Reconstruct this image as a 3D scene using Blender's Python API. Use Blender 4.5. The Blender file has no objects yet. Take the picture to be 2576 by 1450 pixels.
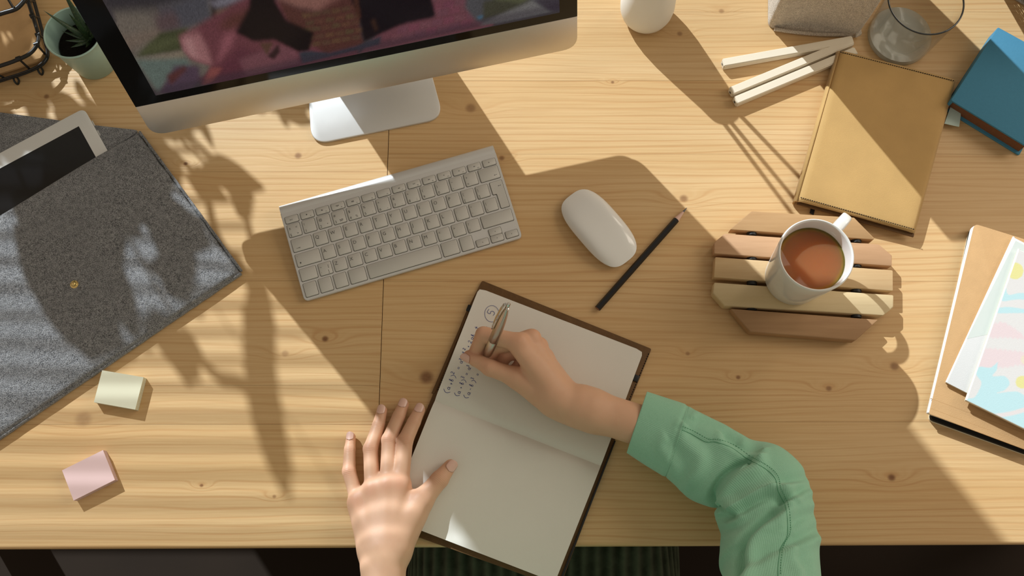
import bpy, bmesh, math, random
import numpy as np
from mathutils import Vector, Matrix
random.seed(4); rng = np.random.default_rng(4)
sc = bpy.context.scene
R = math.radians
# ------------------------------------------------------------------ camera, world, sun, exposure
F = 2504.0; TH = R(15.0); CH = 1.185          # focal length in px, tilt from straight down, height over the desk top (z = 0)
cam = bpy.data.cameras.new('camera'); camo = bpy.data.objects.new('camera', cam)
sc.collection.objects.link(camo); sc.camera = camo
cam.sensor_fit = 'HORIZONTAL'; cam.sensor_width = 36.0; cam.lens = 36.0 * F / 2576.0
camo.location = (0, 0, CH); camo.rotation_euler = (TH, 0, 0)
cam.clip_start = 0.02; cam.clip_end = 50
SUN_EL, SUN_AZ = R(34.0), R(36.0)
SD = Vector((math.sin(SUN_AZ), -math.cos(SUN_AZ), 0)); COT = 1 / math.tan(SUN_EL)   # direction shadows fall
wd = bpy.data.worlds.new('world'); sc.world = wd; wd.use_nodes = True
bgn = wd.node_tree.nodes['Background']; bgn.inputs[0].default_value = (1.0, 0.86, 0.70, 1); bgn.inputs[1].default_value = 0.36
sun = bpy.data.lights.new('sun', 'SUN'); suno = bpy.data.objects.new('sun', sun); sc.collection.objects.link(suno)
sun.energy = 6.0; sun.color = (0.82, 0.91, 1.0); sun.angle = R(0.6)
suno.rotation_euler = Vector((SD.x, SD.y, -math.tan(SUN_EL))).to_track_quat('-Z', 'Y').to_euler()
suno.location = (-1, 1.5, 2)
ar = bpy.data.lights.new('side_window_light', 'AREA'); aro = bpy.data.objects.new('side_window_light', ar); sc.collection.objects.link(aro)
ar.shape = 'RECTANGLE'; ar.size = 1.6; ar.size_y = 1.4; ar.energy = 38; ar.color = (1.0, 0.90, 0.76)
aro.location = (1.9, 1.3, 1.3); aro.rotation_euler = (Vector((0.1, 0.3, 0)) - aro.location).to_track_quat('-Z', 'Y').to_euler()
vs = sc.view_settings; vs.view_transform = 'Standard'; vs.look = 'None'; vs.gamma = 1; vs.exposure = 0.0; vs.use_curve_mapping = False

# ------------------------------------------------------------------ photogrammetry helpers
def W(px, py, h=0.0):
    "world point at height h over the desk seen at photo pixel px,py"
    x = (px - 1288) / F; y = (725 - py) / F
    Y = y * math.cos(TH) + math.sin(TH); Z = y * math.sin(TH) - math.cos(TH)
    t = (h - CH) / Z
    return Vector((x * t, Y * t, h))
def ray(px, py):
    x = (px - 1288) / F; y = (725 - py) / F
    return Vector((x, y * math.cos(TH) + math.sin(TH), y * math.sin(TH) - math.cos(TH)))
def proj(p):
    z = p[2] - CH
    yc = p[1] * math.cos(TH) + z * math.sin(TH); zc = -p[1] * math.sin(TH) + z * math.cos(TH)
    return (1288 + F * p[0] / -zc, 725 - F * yc / -zc)
def proj_np(P):
    z = P[:, 2] - CH
    yc = P[:, 1] * math.cos(TH) + z * math.sin(TH); zc = -P[:, 1] * math.sin(TH) + z * math.cos(TH)
    return np.stack([1288 + F * P[:, 0] / -zc, 725 - F * yc / -zc], 1)

# ------------------------------------------------------------------ materials
MATS = {}
def srgb(c):
    return tuple(((v / 255) / 12.92 if v / 255 <= 0.04045 else ((v / 255 + 0.055) / 1.055) ** 2.4) for v in c)
class NT:
    def __init__(s, name):
        s.m = bpy.data.materials.new(name); s.m.use_nodes = True; s.t = s.m.node_tree
        s.b = s.t.nodes['Principled BSDF']; s.out = s.t.nodes['Material Output']
    def n(s, typ, **kw):
        nd = s.t.nodes.new(typ)
        for k, v in kw.items(): setattr(nd, k, v)
        return nd
    def l(s, a, b): s.t.links.new(a, b)
    def val(s, x, sock):
        if isinstance(x, (int, float)): sock.default_value = x
        else: s.l(x, sock)
    def math(s, op, a, b=None, c=None, clamp=False):
        nd = s.n('ShaderNodeMath', operation=op); nd.use_clamp = clamp
        s.val(a, nd.inputs[0])
        if b is not None: s.val(b, nd.inputs[1])
        if c is not None: s.val(c, nd.inputs[2])
        return nd.outputs[0]
    def mix(s, f, a, b, blend='MIX'):
        nd = s.n('ShaderNodeMix', data_type='RGBA', blend_type=blend)
        s.val(f, nd.inputs[0])
        for v, i in ((a, 6), (b, 7)):
            if isinstance(v, tuple): nd.inputs[i].default_value = (*v[:3], 1)
            else: s.l(v, nd.inputs[i])
        return nd.outputs[2]
    def noise(s, vec, scale, detail=2.0, rough=0.5):
        nd = s.n('ShaderNodeTexNoise'); nd.inputs['Scale'].default_value = scale
        nd.inputs['Detail'].default_value = detail; nd.inputs['Roughness'].default_value = rough
        if vec is not None: s.l(vec, nd.inputs['Vector'])
        return nd.outputs[0]
    def pos(s): return s.n('ShaderNodeNewGeometry').outputs['Position']
    def bump(s, h, dist=0.001, strength=0.5):
        nd = s.n('ShaderNodeBump'); nd.inputs['Distance'].default_value = dist; nd.inputs['Strength'].default_value = strength
        s.l(h, nd.inputs['Height']); s.l(nd.outputs[0], s.b.inputs['Normal'])
def mat(name, col, rough=0.5, metal=0.0, spec=0.5, var=0.08, vscale=40, bump=0.0, bscale=300, aniso=None, sheen=0.0, coat=0.0, emit=None):
    if name in MATS: return MATS[name]
    q = NT(name); b = q.b
    b.inputs['Roughness'].default_value = rough; b.inputs['Metallic'].default_value = metal
    b.inputs['Specular IOR Level'].default_value = spec
    if sheen: b.inputs['Sheen Weight'].default_value = sheen
    if coat: b.inputs['Coat Weight'].default_value = coat; b.inputs['Coat Roughness'].default_value = 0.08
    p = q.pos()
    c = tuple(col)
    lo = tuple(v * (1 - var) for v in c); hi = tuple(min(1, v * (1 + var)) for v in c)
    q.l(q.mix(q.noise(p, vscale, 3), lo, hi), b.inputs['Base Color'])
    if bump: q.bump(q.noise(p, bscale, 2), 0.001, bump)
    if emit: b.inputs['Emission Color'].default_value = (*emit[0], 1); b.inputs['Emission Strength'].default_value = emit[1]
    MATS[name] = q.m; return q.m

KNOTS = [(1184,272,.0075,1),(818,853,.0045,1.6),(1073,950,.0095,1.5),(2250,922,.006,1.2),(1857,950,.003,1.4),(2085,978,.004,1.2),(2243,1202,.005,1.6),
         (507,1222,.0025,1.4),(467,412,.003,2),(750,392,.005,1.2),(1262,398,.004,1.2),(117,243,.004,1.3),(210,1055,.011,.7),(1710,85,.004,1),(1815,28,.004,.9),
         (690,1250,.0025,1),(1720,500,.006,1.2),(1541,207,.0025,1.3),(717,890,.005,.7),(1730,890,.003,.9)]
def wood_material():
    q = NT('pine_wood'); p = q.pos()
    oi = q.n('ShaderNodeObjectInfo').outputs['Random']
    sep = q.n('ShaderNodeSeparateXYZ'); q.l(p, sep.inputs[0]); X, Y = sep.outputs[0], sep.outputs[1]
    off = q.math('MULTIPLY', oi, 23.0)
    def comb(a, b, c=0.0):
        nd = q.n('ShaderNodeCombineXYZ'); q.val(a, nd.inputs[0]); q.val(b, nd.inputs[1]); q.val(c, nd.inputs[2]); return nd.outputs[0]
    vx = q.math('MULTIPLY', X, 1.1); vy = q.math('MULTIPLY', Y, 9.0)
    warp = q.noise(comb(vx, vy, off), 1.6, 3, 0.45)
    g = q.math('MULTIPLY_ADD', warp, 4.6, q.math('MULTIPLY', Y, 105.0))
    core = None; halo = None
    for (kx, ky, r, s) in KNOTS:
        k = W(kx, ky)
        dx = q.math('MULTIPLY', q.math('SUBTRACT', X, k.x), 0.42); dy = q.math('SUBTRACT', Y, k.y)
        e2 = q.math('ADD', q.math('MULTIPLY', dx, dx), q.math('MULTIPLY', dy, dy))
        w = q.math('EXPONENT', q.math('MULTIPLY', e2, -1 / (2.1 * r) ** 2))
        g = q.math('MULTIPLY_ADD', w, 1.7 if s > 1 else 1.3, g)
        r = r * .8; dx2 = q.math('MULTIPLY', q.math('SUBTRACT', X, k.x), 0.9)
        c2 = q.math('ADD', q.math('MULTIPLY', dx2, dx2), q.math('MULTIPLY', dy, dy))
        c = q.math('MULTIPLY', q.math('EXPONENT', q.math('MULTIPLY', q.math('MULTIPLY', c2, c2), -1 / r ** 4)), min(1, .62 * s))
        core = c if core is None else q.math('MAXIMUM', core, c)
        halo = w if halo is None else q.math('MAXIMUM', halo, w)
    sn = q.math('MULTIPLY_ADD', q.math('SINE', q.math('MULTIPLY', g, 6.283)), 0.5, 0.5)
    line = q.math('POWER', sn, 5.0)
    sn2 = q.math('MULTIPLY_ADD', q.math('SINE', q.math('MULTIPLY', g, 16.9)), 0.5, 0.5)
    fine = q.noise(comb(q.math('MULTIPLY', X, 9.0), q.math('MULTIPLY', Y, 420.0), off), 1.0, 3, 0.6)
    wide = q.noise(comb(q.math('MULTIPLY', X, .9), q.math('MULTIPLY', Y, 16.0), off), 1.0, 2, 0.5)
    mod = q.noise(comb(q.math('MULTIPLY', X, 2.0), q.math('MULTIPLY', Y, 10.0), q.math('ADD', off, 5.0)), 1.0, 2, 0.5)
    a, bcol = (0.70, 0.495, 0.265), (0.62, 0.395, 0.175)
    base = q.mix(q.math('MULTIPLY_ADD', wide, 1.5, -0.25, clamp=True), a, bcol)
    base = q.mix(q.math('MULTIPLY', oi, 0.30), base, (0.63, 0.41, 0.19))
    lm = q.math('MULTIPLY', line, q.math('MULTIPLY_ADD', mod, 1.5, -0.3, clamp=True))
    base = q.mix(q.math('MULTIPLY', lm, 0.55), base, (0.44, 0.185, 0.05))
    base = q.mix(q.math('MULTIPLY', sn2, 0.10), base, (0.5, 0.25, 0.08))
    base = q.mix(q.math('MULTIPLY', q.math('SUBTRACT', fine, 0.42, clamp=True), 0.9), base, (0.45, 0.22, 0.07))
    base = q.mix(q.math('MULTIPLY', halo, 0.16), base, (0.50, 0.24, 0.075))
    ring = q.noise(comb(q.math('MULTIPLY', X, 260.0), q.math('MULTIPLY', Y, 260.0)), 1.0, 3, .6)
    kc = q.mix(ring, (0.10, 0.035, 0.012), (0.30, 0.13, 0.05))
    base = q.mix(q.math('MULTIPLY', core, 0.95), base, kc)
    q.l(base, q.b.inputs['Base Color'])
    q.b.inputs['Roughness'].default_value = 0.42; q.b.inputs['Specular IOR Level'].default_value = 0.35
    q.bump(q.math('ADD', q.math('MULTIPLY', fine, 0.6), q.math('MULTIPLY', line, -0.4)), 0.0006, 0.35)
    return q.m
def felt_material(name, dark, light, sc1=900):
    q = NT(name); p = q.pos()
    n1 = q.noise(p, sc1, 2, 0.7); n2 = q.noise(p, 190, 3, 0.6)
    f = q.math('MULTIPLY_ADD', n1, 2.6, -0.8, clamp=True)
    f = q.math('MULTIPLY_ADD', n2, 0.8, q.math('SUBTRACT', f, 0.4), clamp=True)
    q.l(q.mix(f, dark, light), q.b.inputs['Base Color'])
    q.b.inputs['Roughness'].default_value = 1.0; q.b.inputs['Specular IOR Level'].default_value = 0.05
    q.b.inputs['Sheen Weight'].default_value = 0.25
    q.bump(q.math('ADD', n1, n2), 0.0015, 0.9); return q.m
def attr_material(name, attr='col', rough=0.6, spec=0.3, emit=0.0, bump=0.0, bscale=900, sss=0.0):
    q = NT(name); a = q.n('ShaderNodeAttribute', attribute_name=attr)
    q.l(a.outputs['Color'], q.b.inputs['Base Color'])
    q.b.inputs['Roughness'].default_value = rough; q.b.inputs['Specular IOR Level'].default_value = spec
    if emit:
        q.b.inputs['Base Color'].default_value = (0, 0, 0, 1)
        q.t.links.remove(q.b.inputs['Base Color'].links[0]); q.b.inputs['Base Color'].default_value = (.004, .004, .004, 1)
        q.l(a.outputs['Color'], q.b.inputs['Emission Color']); q.b.inputs['Emission Strength'].default_value = emit
    if bump: q.bump(q.noise(q.pos(), bscale, 1), 0.001, bump)
    return q.m
def thin_glass(name, tint, gloss=1.0, base_mix=0.0):
    q = NT(name); t = q.t; t.nodes.remove(q.b)
    tr = q.n('ShaderNodeBsdfTransparent'); tr.inputs[0].default_value = (*tint, 1)
    gl = q.n('ShaderNodeBsdfGlossy'); gl.inputs['Roughness'].default_value = 0.03
    lw = q.n('ShaderNodeLayerWeight'); lw.inputs[0].default_value = .5
    fr = q.math('MULTIPLY_ADD', q.math('POWER', lw.outputs['Facing'], 5.0), .95, .045)
    mx = q.n('ShaderNodeMixShader'); q.l(q.math('MULTIPLY', fr, gloss), mx.inputs[0]); q.l(tr.outputs[0], mx.inputs[1]); q.l(gl.outputs[0], mx.inputs[2])
    q.l(mx.outputs[0], q.out.inputs[0]); return q.m

M_WOOD = wood_material()
M_ALU = mat('brushed_aluminium', (.74, .70, .64), .42, 1.0, .5, .02, 60, .06, 2500)
M_ALU2 = mat('satin_silver', (.66, .65, .63), .45, .35, .5, .02, 60)
M_BLACKGLASS = mat('black_glass', (.003, .003, .003), .12, 0, .12, 0)
M_KEY = mat('grey_white_plastic', (.56, .54, .50), .5, 0, .3, .02)
M_INKGREY = mat('grey_print', (.11, .105, .10), .7, 0, .2, 0)
M_WHITEPL = mat('white_gloss_plastic', (.80, .785, .75), .14, 0, .5, .01)
M_PAPER = mat('cream_paper', (.76, .73, .66), .9, 0, .1, .02, 30, .08, 1500)
M_PAPEREDGE = mat('page_edges', (.62, .58, .50), .95, 0, .1, .15, 500)
M_LEATHER_DK = mat('dark_brown_leather', (.13, .065, .022), .65, 0, .3, .25, 120, .4, 700)
M_LEATHER = mat('tan_leather', (.50, .31, .115), .75, 0, .2, .13, 24, .3, 1400, sheen=.15)
M_BLACK = mat('black_rubber', (.012, .012, .012), .5, 0, .4, 0)
M_BLACKWIRE = mat('black_enamel_wire', (.012, .011, .010), .35, 0, .5, .1)
M_CERAMIC = mat('white_glazed_ceramic', (.80, .78, .735), .16, 0, .5, .01)
M_MATTEWHITE = mat('matte_white_ceramic', (.80, .77, .70), .45, 0, .4, .02)
M_KRAFT = mat('kraft_card', (.56, .345, .165), .85, 0, .15, .08, 90, .25, 900)
M_CREAMCARD = mat('cream_card', (.70, .60, .42), .8, 0, .15, .05)
M_WHITEPAPER = mat('white_paper', (.82, .81, .77), .85, 0, .15, .02)
M_SKINNAIL = mat('fingernail', (.74, .47, .38), .28, 0, .5, .04)
M_STEEL = mat('polished_steel', (.72, .70, .66), .18, 1.0, .5, .02)
M_GOLD = mat('brass_stud', (.85, .62, .25), .15, 1.0, .5, .02)
M_FELT = felt_material('grey_felt', (.045, .047, .052), (.41, .41, .415))
M_FELT2 = felt_material('oatmeal_felt', (.38, .31, .235), (.84, .74, .61))
M_PENCILWOOD = mat('pale_bare_wood', (.78, .60, .38), .55, 0, .3, .06, 60)

# ------------------------------------------------------------------ object helpers
COL = sc.collection
ROOT = {}
def thing(name, label, cat, loc=(0, 0, 0), group=None):
    o = bpy.data.objects.new(name, None); COL.objects.link(o); o.location = loc; o.empty_display_size = .02
    o['label'] = label; o['category'] = cat
    if group: o['group'] = group
    ROOT[o.name] = Vector(loc); return o
def parent_to(o, par):
    o.parent = par
    if par.type == 'EMPTY': o.matrix_parent_inverse = Matrix.Translation(-ROOT[par.name])
def tag(o, label, cat, group=None):
    o['label'] = label; o['category'] = cat
    if group: o['group'] = group
    return o
def link(name, me, m=None, par=None, smooth=False, kind=None):
    if m is not None: me.materials.append(m)
    if smooth: me.polygons.foreach_set('use_smooth', [True] * len(me.polygons))
    o = bpy.data.objects.new(name, me); COL.objects.link(o)
    if par is not None: parent_to(o, par)
    if kind: o['kind'] = kind
    return o
def mk(name, V, Fc, m, par=None, smooth=False, kind=None):
    me = bpy.data.meshes.new(name); me.from_pydata([tuple(v) for v in V], [], Fc); me.update()
    return link(name, me, m, par, smooth, kind)
def autosmooth(o, ang=40):
    me = o.data; bm = bmesh.new(); bm.from_mesh(me)
    for f in bm.faces: f.smooth = True
    for e in bm.edges:
        e.smooth = not (len(e.link_faces) == 2 and e.calc_face_angle(0) > R(ang))
    bm.to_mesh(me); bm.free()
def bm_obj(name, bm, m, par=None, ang=40, kind=None):
    bmesh.ops.recalc_face_normals(bm, faces=bm.faces)
    for f in bm.faces: f.smooth = True
    for e in bm.edges: e.smooth = not (len(e.link_faces) == 2 and e.calc_face_angle(0) > R(ang))
    me = bpy.data.meshes.new(name); bm.to_mesh(me); bm.free()
    return link(name, me, m, par, False, kind)
def prism_bm(poly, z0, z1, bevel=0.0, seg=2, bm=None, z1f=None):
    bm = bm or bmesh.new(); n = len(poly)
    lo = [bm.verts.new((p[0], p[1], z0)) for p in poly]
    hi = [bm.verts.new((p[0], p[1], z1 if z1f is None else z1f(p))) for p in poly]
    fs = [bm.faces.new(lo[::-1]), bm.faces.new(hi)]
    for i in range(n): fs.append(bm.faces.new((lo[i], lo[(i + 1) % n], hi[(i + 1) % n], hi[i])))
    bmesh.ops.recalc_face_normals(bm, faces=fs)
    if bevel:
        es = {e for f in fs for e in f.edges}
        es = [e for e in es if e.calc_face_angle(0) > R(25)]
        bmesh.ops.bevel(bm, geom=es, offset=bevel, segments=seg, profile=.5, affect='EDGES', clamp_overlap=True)
    return bm
def prism(name, poly, z0, z1, m, par=None, bevel=0.0, seg=2, z1f=None):
    return bm_obj(name, prism_bm(poly, z0, z1, bevel, seg, None, z1f), m, par)
def round_poly(poly, r, n=6):
    "round the corners of a polygon; r is one radius or a list"
    out = []; k = len(poly)
    for i in range(k):
        ri = r[i] if isinstance(r, (list, tuple)) else r
        p = Vector(poly[i][:2]); a = Vector(poly[i - 1][:2]); b = Vector(poly[(i + 1) % k][:2])
        if ri <= 0: out.append((p.x, p.y)); continue
        u = (a - p).normalized(); v = (b - p).normalized(); ang = u.angle(v)
        d = ri / math.tan(ang / 2); d = min(d, (a - p).length * .49, (b - p).length * .49)
        s = p + u * d; e = p + v * d
        for j in range(n + 1):
            t = j / n; q = s * (1 - t) ** 2 + p * 2 * t * (1 - t) * .93 + e * t * t + p * .07 * 2 * t * (1 - t)
            out.append((q.x, q.y))
    return out
def pxpoly(pts, h): return [W(x, y, h).to_2d() for x, y in pts]
def catmull(pts, n=8):
    P = [Vector(p) for p in pts]; out = []
    for i in range(len(P) - 1):
        p0 = P[i - 1] if i else P[i] * 2 - P[i + 1]; p1, p2 = P[i], P[i + 1]; p3 = P[i + 2] if i + 2 < len(P) else P[i + 1] * 2 - P[i]
        for j in range(n):
            t = j / n
            out.append(.5 * ((2 * p1) + (p2 - p0) * t + (2 * p0 - 5 * p1 + 4 * p2 - p3) * t * t + (-p0 + 3 * p1 - 3 * p2 + p3) * t ** 3))
    out.append(P[-1]); return out
def tube_bm(path, r, seg=8, bm=None, closed=False, cap=True):
    bm = bm or bmesh.new(); path = [Vector(p) for p in path]; n = len(path)
    rad = r if isinstance(r, (list, tuple)) else [r] * n
    rings = []; up = None
    for i, p in enumerate(path):
        t = (path[(i + 1) % n] - path[i - 1]) if closed else (path[min(i + 1, n - 1)] - path[max(i - 1, 0)])
        t.normalize()
        if up is None: up = Vector((0, 0, 1)) if abs(t.z) < .9 else Vector((1, 0, 0))
        s = t.cross(up).normalized(); up = s.cross(t).normalized()
        rings.append([bm.verts.new(p + (s * math.cos(2 * math.pi * k / seg) + up * math.sin(2 * math.pi * k / seg)) * rad[i]) for k in range(seg)])
    for i in range(n if closed else n - 1):
        a, b = rings[i], rings[(i + 1) % n]
        for k in range(seg): bm.faces.new((a[k], a[(k + 1) % seg], b[(k + 1) % seg], b[k]))
    if cap and not closed: bm.faces.new(rings[0][::-1]); bm.faces.new(rings[-1])
    return bm
def tube(name, path, r, m, par=None, seg=8, closed=False, ang=50):
    return bm_obj(name, tube_bm(path, r, seg, None, closed), m, par, ang)
def lathe_bm(prof, c, seg=64, axis=None, bm=None):
    "prof list of (radius, height); c centre; a zero radius closes the end"
    bm = bm or bmesh.new(); c = Vector(c); rings = []
    for r, z in prof:
        if r < 1e-6: rings.append([bm.verts.new((c.x, c.y, c.z + z))])
        else: rings.append([bm.verts.new((c.x + r * math.cos(2 * math.pi * k / seg), c.y + r * math.sin(2 * math.pi * k / seg), c.z + z)) for k in range(seg)])
    for a, b in zip(rings, rings[1:]):
        for k in range(seg):
            k2 = (k + 1) % seg
            if len(a) == 1 and len(b) == 1: continue
            if len(a) == 1: bm.faces.new((a[0], b[k2], b[k]))
            elif len(b) == 1: bm.faces.new((a[k], a[k2], b[0]))
            else: bm.faces.new((a[k], a[k2], b[k2], b[k]))
    return bm
def lathe(name, prof, c, m, par=None, seg=64, ang=40): return bm_obj(name, lathe_bm(prof, c, seg), m, par, ang)
def box_bm(x0, x1, y0, y1, z0, z1, bm=None, bevel=0.0):
    return prism_bm([(x0, y0), (x1, y0), (x1, y1), (x0, y1)], z0, z1, bevel, 2, bm)
def setcol(me, cols, name='col'):
    a = me.color_attributes.new(name, 'FLOAT_COLOR', 'POINT')
    c = np.ones((len(me.vertices), 4), dtype=np.float32); c[:, :3] = cols; a.data.foreach_set('color', c.ravel())
def inpoly(px, py, poly):
    c = np.zeros(px.shape, bool); n = len(poly)
    for i in range(n):
        x1, y1 = poly[i]; x2, y2 = poly[(i + 1) % n]
        if y1 == y2: continue
        c ^= ((y1 > py) != (y2 > py)) & (px < (x2 - x1) * (py - y1) / (y2 - y1) + x1)
    return c
def blur2(a, k):
    w = np.hanning(2 * k + 3)[1:-1]; w /= w.sum()
    for ax in (0, 1):
        pad = [(0, 0)] * a.ndim; pad[ax] = (k, k); b = np.pad(a, pad, mode='edge'); o = np.zeros_like(a)
        for i, wi in enumerate(w):
            sl = [slice(None)] * a.ndim; sl[ax] = slice(i, i + a.shape[ax]); o += b[tuple(sl)] * wi
        a = o
    return a
def grid_mesh(name, pts, cols, m, par):
    "pts ny,nx,3 world points; cols ny,nx,3 linear colours"
    ny, nx = pts.shape[:2]; idx = np.arange(nx * ny).reshape(ny, nx)
    Fq = np.stack([idx[:-1, :-1], idx[:-1, 1:], idx[1:, 1:], idx[1:, :-1]], -1).reshape(-1, 4)
    me = bpy.data.meshes.new(name); me.from_pydata(pts.reshape(-1, 3).tolist(), [], Fq.tolist()); me.update()
    setcol(me, cols.reshape(-1, 3)); return link(name, me, m, par, True)

# ================================================================== THE SETTING
def struct(o): o['kind'] = 'structure'; return o
M_FLOOR = mat('dark_floor_boards', (.022, .013, .007), .7, 0, .2, .25, 6)
M_WALL = mat('warm_white_wall', (.72, .66, .56), .9, 0, .1, .03, 5)
struct(bm_obj('floor', box_bm(-3, 3, -2.2, 1.24, -.80, -.74), M_FLOOR))
bmw = bmesh.new(); YW0, YW1 = 1.12, 1.24; WX0, WX1, WZ0, WZ1 = -2.1, 1.2, -.02, 1.6
for b in ((-3, WX0, -.74, 1.9), (WX1, 3, -.74, 1.9), (WX0, WX1, -.74, WZ0), (WX0, WX1, WZ1, 1.9)): box_bm(b[0], b[1], YW0, YW1, b[2], b[3], bmw)
struct(bm_obj('wall_back', bmw, M_WALL))
bmw = bmesh.new(); fw = .045
for b in ((WX0, WX0 + fw, WZ0, WZ1), (WX1 - fw, WX1, WZ0, WZ1), (WX0, WX1, WZ0, WZ0 + fw), (WX0, WX1, WZ1 - fw, WZ1)): box_bm(b[0], b[1], 1.16, 1.22, b[2], b[3], bmw, .004)
wf = struct(bm_obj('window_1', bmw, M_WHITEPL))
bm_obj('pane', box_bm(WX0 + fw, WX1 - fw, 1.188, 1.192, WZ0 + fw, WZ1 - fw), thin_glass('window_glass', (.97, .97, .96), .8), wf)
struct(bm_obj('trim_1', box_bm(WX0 - .05, WX1 + .05, .865, 1.16, -.05, -.02, None, .004), M_WALL))    # window sill board

# ------------------------------------------------------------------ desk
desk = thing('desk', 'pale pine desk of long knotty boards with a dark end joint, under everything', 'desk', (0, .42, -.74))
rowsL = [1375, 1068, 970, 707, 432, 205, 62, -95]
rowsR = [1375, 1062, 708, 388, 203, 30, -95]
seamA, seamB = W(953, 1040), W(978, 335)
def seamx(y): return seamA.x + (seamB.x - seamA.x) * (y - seamA.y) / (seamB.y - seamA.y)
def rowY(p): return W(1288, p).y
BACK = .845
def edge_y(x): return .0085 + .0045 * x
for rows, side in ((rowsL, 0), (rowsR, 1)):
    ys = [rowY(p) for p in rows]; ys[-1] = BACK
    for i in range(len(ys) - 1):
        y0, y1 = ys[i], ys[i + 1]; g = .00012
        full = (i == 0)
        def xs(y): return (-1.05, seamx(y) - .0004) if side == 0 else (seamx(y) + .0004, 1.05)
        if i == 0: yy0 = edge_y(xs(0)[0]); yy1 = edge_y(xs(0)[1])
        else: yy0 = yy1 = y0 + g
        poly = [(xs(y0)[0], yy0), (xs(y0)[1], yy1), (xs(y1)[1], y1 - g), (xs(y1)[0], y1 - g)]
        b = prism_bm(poly, -.027, 0.0)
        if i == 0:
            es = [e for e in b.edges if all(v.co.z > -.001 and v.co.y < y1 - .02 for v in e.verts)]
            bmesh.ops.bevel(b, geom=es, offset=.0045, segments=4, profile=.5, affect='EDGES')
        bm_obj('plank', b, M_WOOD, desk)
for sx in (-1, 1):
    for yy in (.10, .76): bm_obj('leg', box_bm(sx * .98 - .03, sx * .98 + .03, yy - .03, yy + .03, -.74, -.027, None, .003), M_WOOD, desk)
bm_obj('apron', box_bm(-.95, .95, .745, .77, -.11, -.027), M_WOOD, desk)

# ------------------------------------------------------------------ all-in-one computer
h0 = .096; cl, cr = W(384, 341, h0), W(1452, 119, h0); MW = (cr - cl).length
ex = (cr - cl).normalized(); nb = Vector((-ex.y, ex.x, 0)); TILT = R(15)
up = nb * math.sin(TILT) + Vector((0, 0, math.cos(TILT))); nf = ex.cross(up).normalized()   # nf points to the viewer
if nf.y > 0: nf = -nf
mid = (cl + cr) / 2
def mp(u, v, d=0.0): return cl + ex * u + up * v + nf * d
def mon_uv(px, py):
    d = ray(px, py); o = Vector((0, 0, CH)); t = (cl - o).dot(nf) / d.dot(nf); p = o + d * t - cl
    return p.dot(ex), p.dot(up)
pc = thing('desktop_computer', 'large silver all-in-one computer with a black-framed screen on a silver foot', 'computer', (mid.x + nb.x * .05, mid.y + nb.y * .05, 0))
MH, CHIN = .375, .052
def slab(name, uv, d0, d1, m, par, bevel=.0006):
    b = prism_bm(uv, d0, d1, bevel)
    for v in b.verts: v.co = mp(v.co.x, v.co.y, v.co.z)
    return bm_obj(name, b, m, par)
shell_out = round_poly([(0, 0), (MW, 0), (MW, MH), (0, MH)], .019, 8)
slab('shell', shell_out, -.012, -.0005, M_ALU2, pc, .002)
b = bmesh.new()     # bulged back
N = 24; rings = []
for k in range(7):
    s = math.cos(k / 6 * math.pi / 2) ** .7 if k < 6 else 0.02; dz = -.012 - .038 * math.sin(k / 6 * math.pi / 2)
    rings.append([b.verts.new(mp(MW / 2 + (x - MW / 2) * s * .98, MH / 2 + (y - MH / 2) * s * .98, dz)) for x, y in shell_out])
for a, c in zip(rings, rings[1:]):
    for k in range(len(a)): b.faces.new((a[k], a[(k + 1) % len(a)], c[(k + 1) % len(a)], c[k]))
b.faces.new(rings[-1]); bm_obj('back_cover', b, M_ALU2, pc)
chin_uv = round_poly([(0, 0), (MW, 0), (MW, CHIN), (0, CHIN)], [.019, .019, 0, 0], 8)
slab('chin', chin_uv, -.0005, .0008, M_ALU, pc, .0004)
glass_uv = round_poly([(0, CHIN + .0003), (MW, CHIN + .0003), (MW, MH), (0, MH)], [0, 0, .019, .019], 8)
slab('screen_glass', glass_uv, -.0005, .0010, M_BLACKGLASS, pc, .0003)
u0, v0 = mon_uv(393, 241); u1, v1 = mon_uv(1407, 27); v0 = (v0 + v1) / 2; v1 = MH - .022
# picture on the screen: a portrait of someone in a pink jacket, painted on a fine grid in photo pixels
nx, ny = 520, 170
U, V = np.meshgrid(np.linspace(u0, u1, nx), np.linspace(v0, v1, ny) * 1.0)
V = v0 + (v1 - v0) * (np.linspace(0, 1, ny)[:, None] ** 1.6) * np.ones_like(U)
pts = np.array(mp(0, 0, .0013))[None, None] + U[..., None] * np.array(ex) + V[..., None] * np.array(up)
sp = proj_np(pts.reshape(-1, 3)).reshape(ny, nx, 2); PX, PY = sp[..., 0], sp[..., 1]
cols = np.zeros((ny, nx, 3)); cols[:] = srgb((70, 62, 66))
def paint(poly, c, a=1.0, soft=0):
    m = inpoly(PX, PY, poly).astype(float)
    if soft: m = blur2(m[..., None], soft)[..., 0]
    cols[:] = cols * (1 - m[..., None] * a) + np.array(srgb(c)) * m[..., None] * a
paint([(150, -400), (700, -400), (640, 60), (480, 110), (560, 170), (400, 240), (340, 150), (270, 0)], (112, 102, 92), 1, 5)
paint([(290, 30), (500, 60), (500, 80), (300, 110)], (120, 108, 96), 1, 3)
paint([(275, 28), (400, 22), (560, -10), (640, -60), (230, -80)], (62, 56, 60), 1, 6)
paint([(300, 95), (430, 60), (440, 78), (320, 130)], (124, 106, 92), 1, 5)
paint([(400, 20), (520, -20), (535, 55), (470, 72), (410, 80)], (82, 80, 88), 1, 5)
paint([(385, 40), (440, 25), (455, 70), (400, 85)], (96, 74, 76), 1, 7)
paint([(520, -60), (640, -60), (640, 20), (560, 45), (535, 50)], (46, 32, 36), 1, 3)
paint([(520, 5), (620, -20), (625, 5), (545, 20)], (136, 130, 142), .9, 4)
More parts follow.
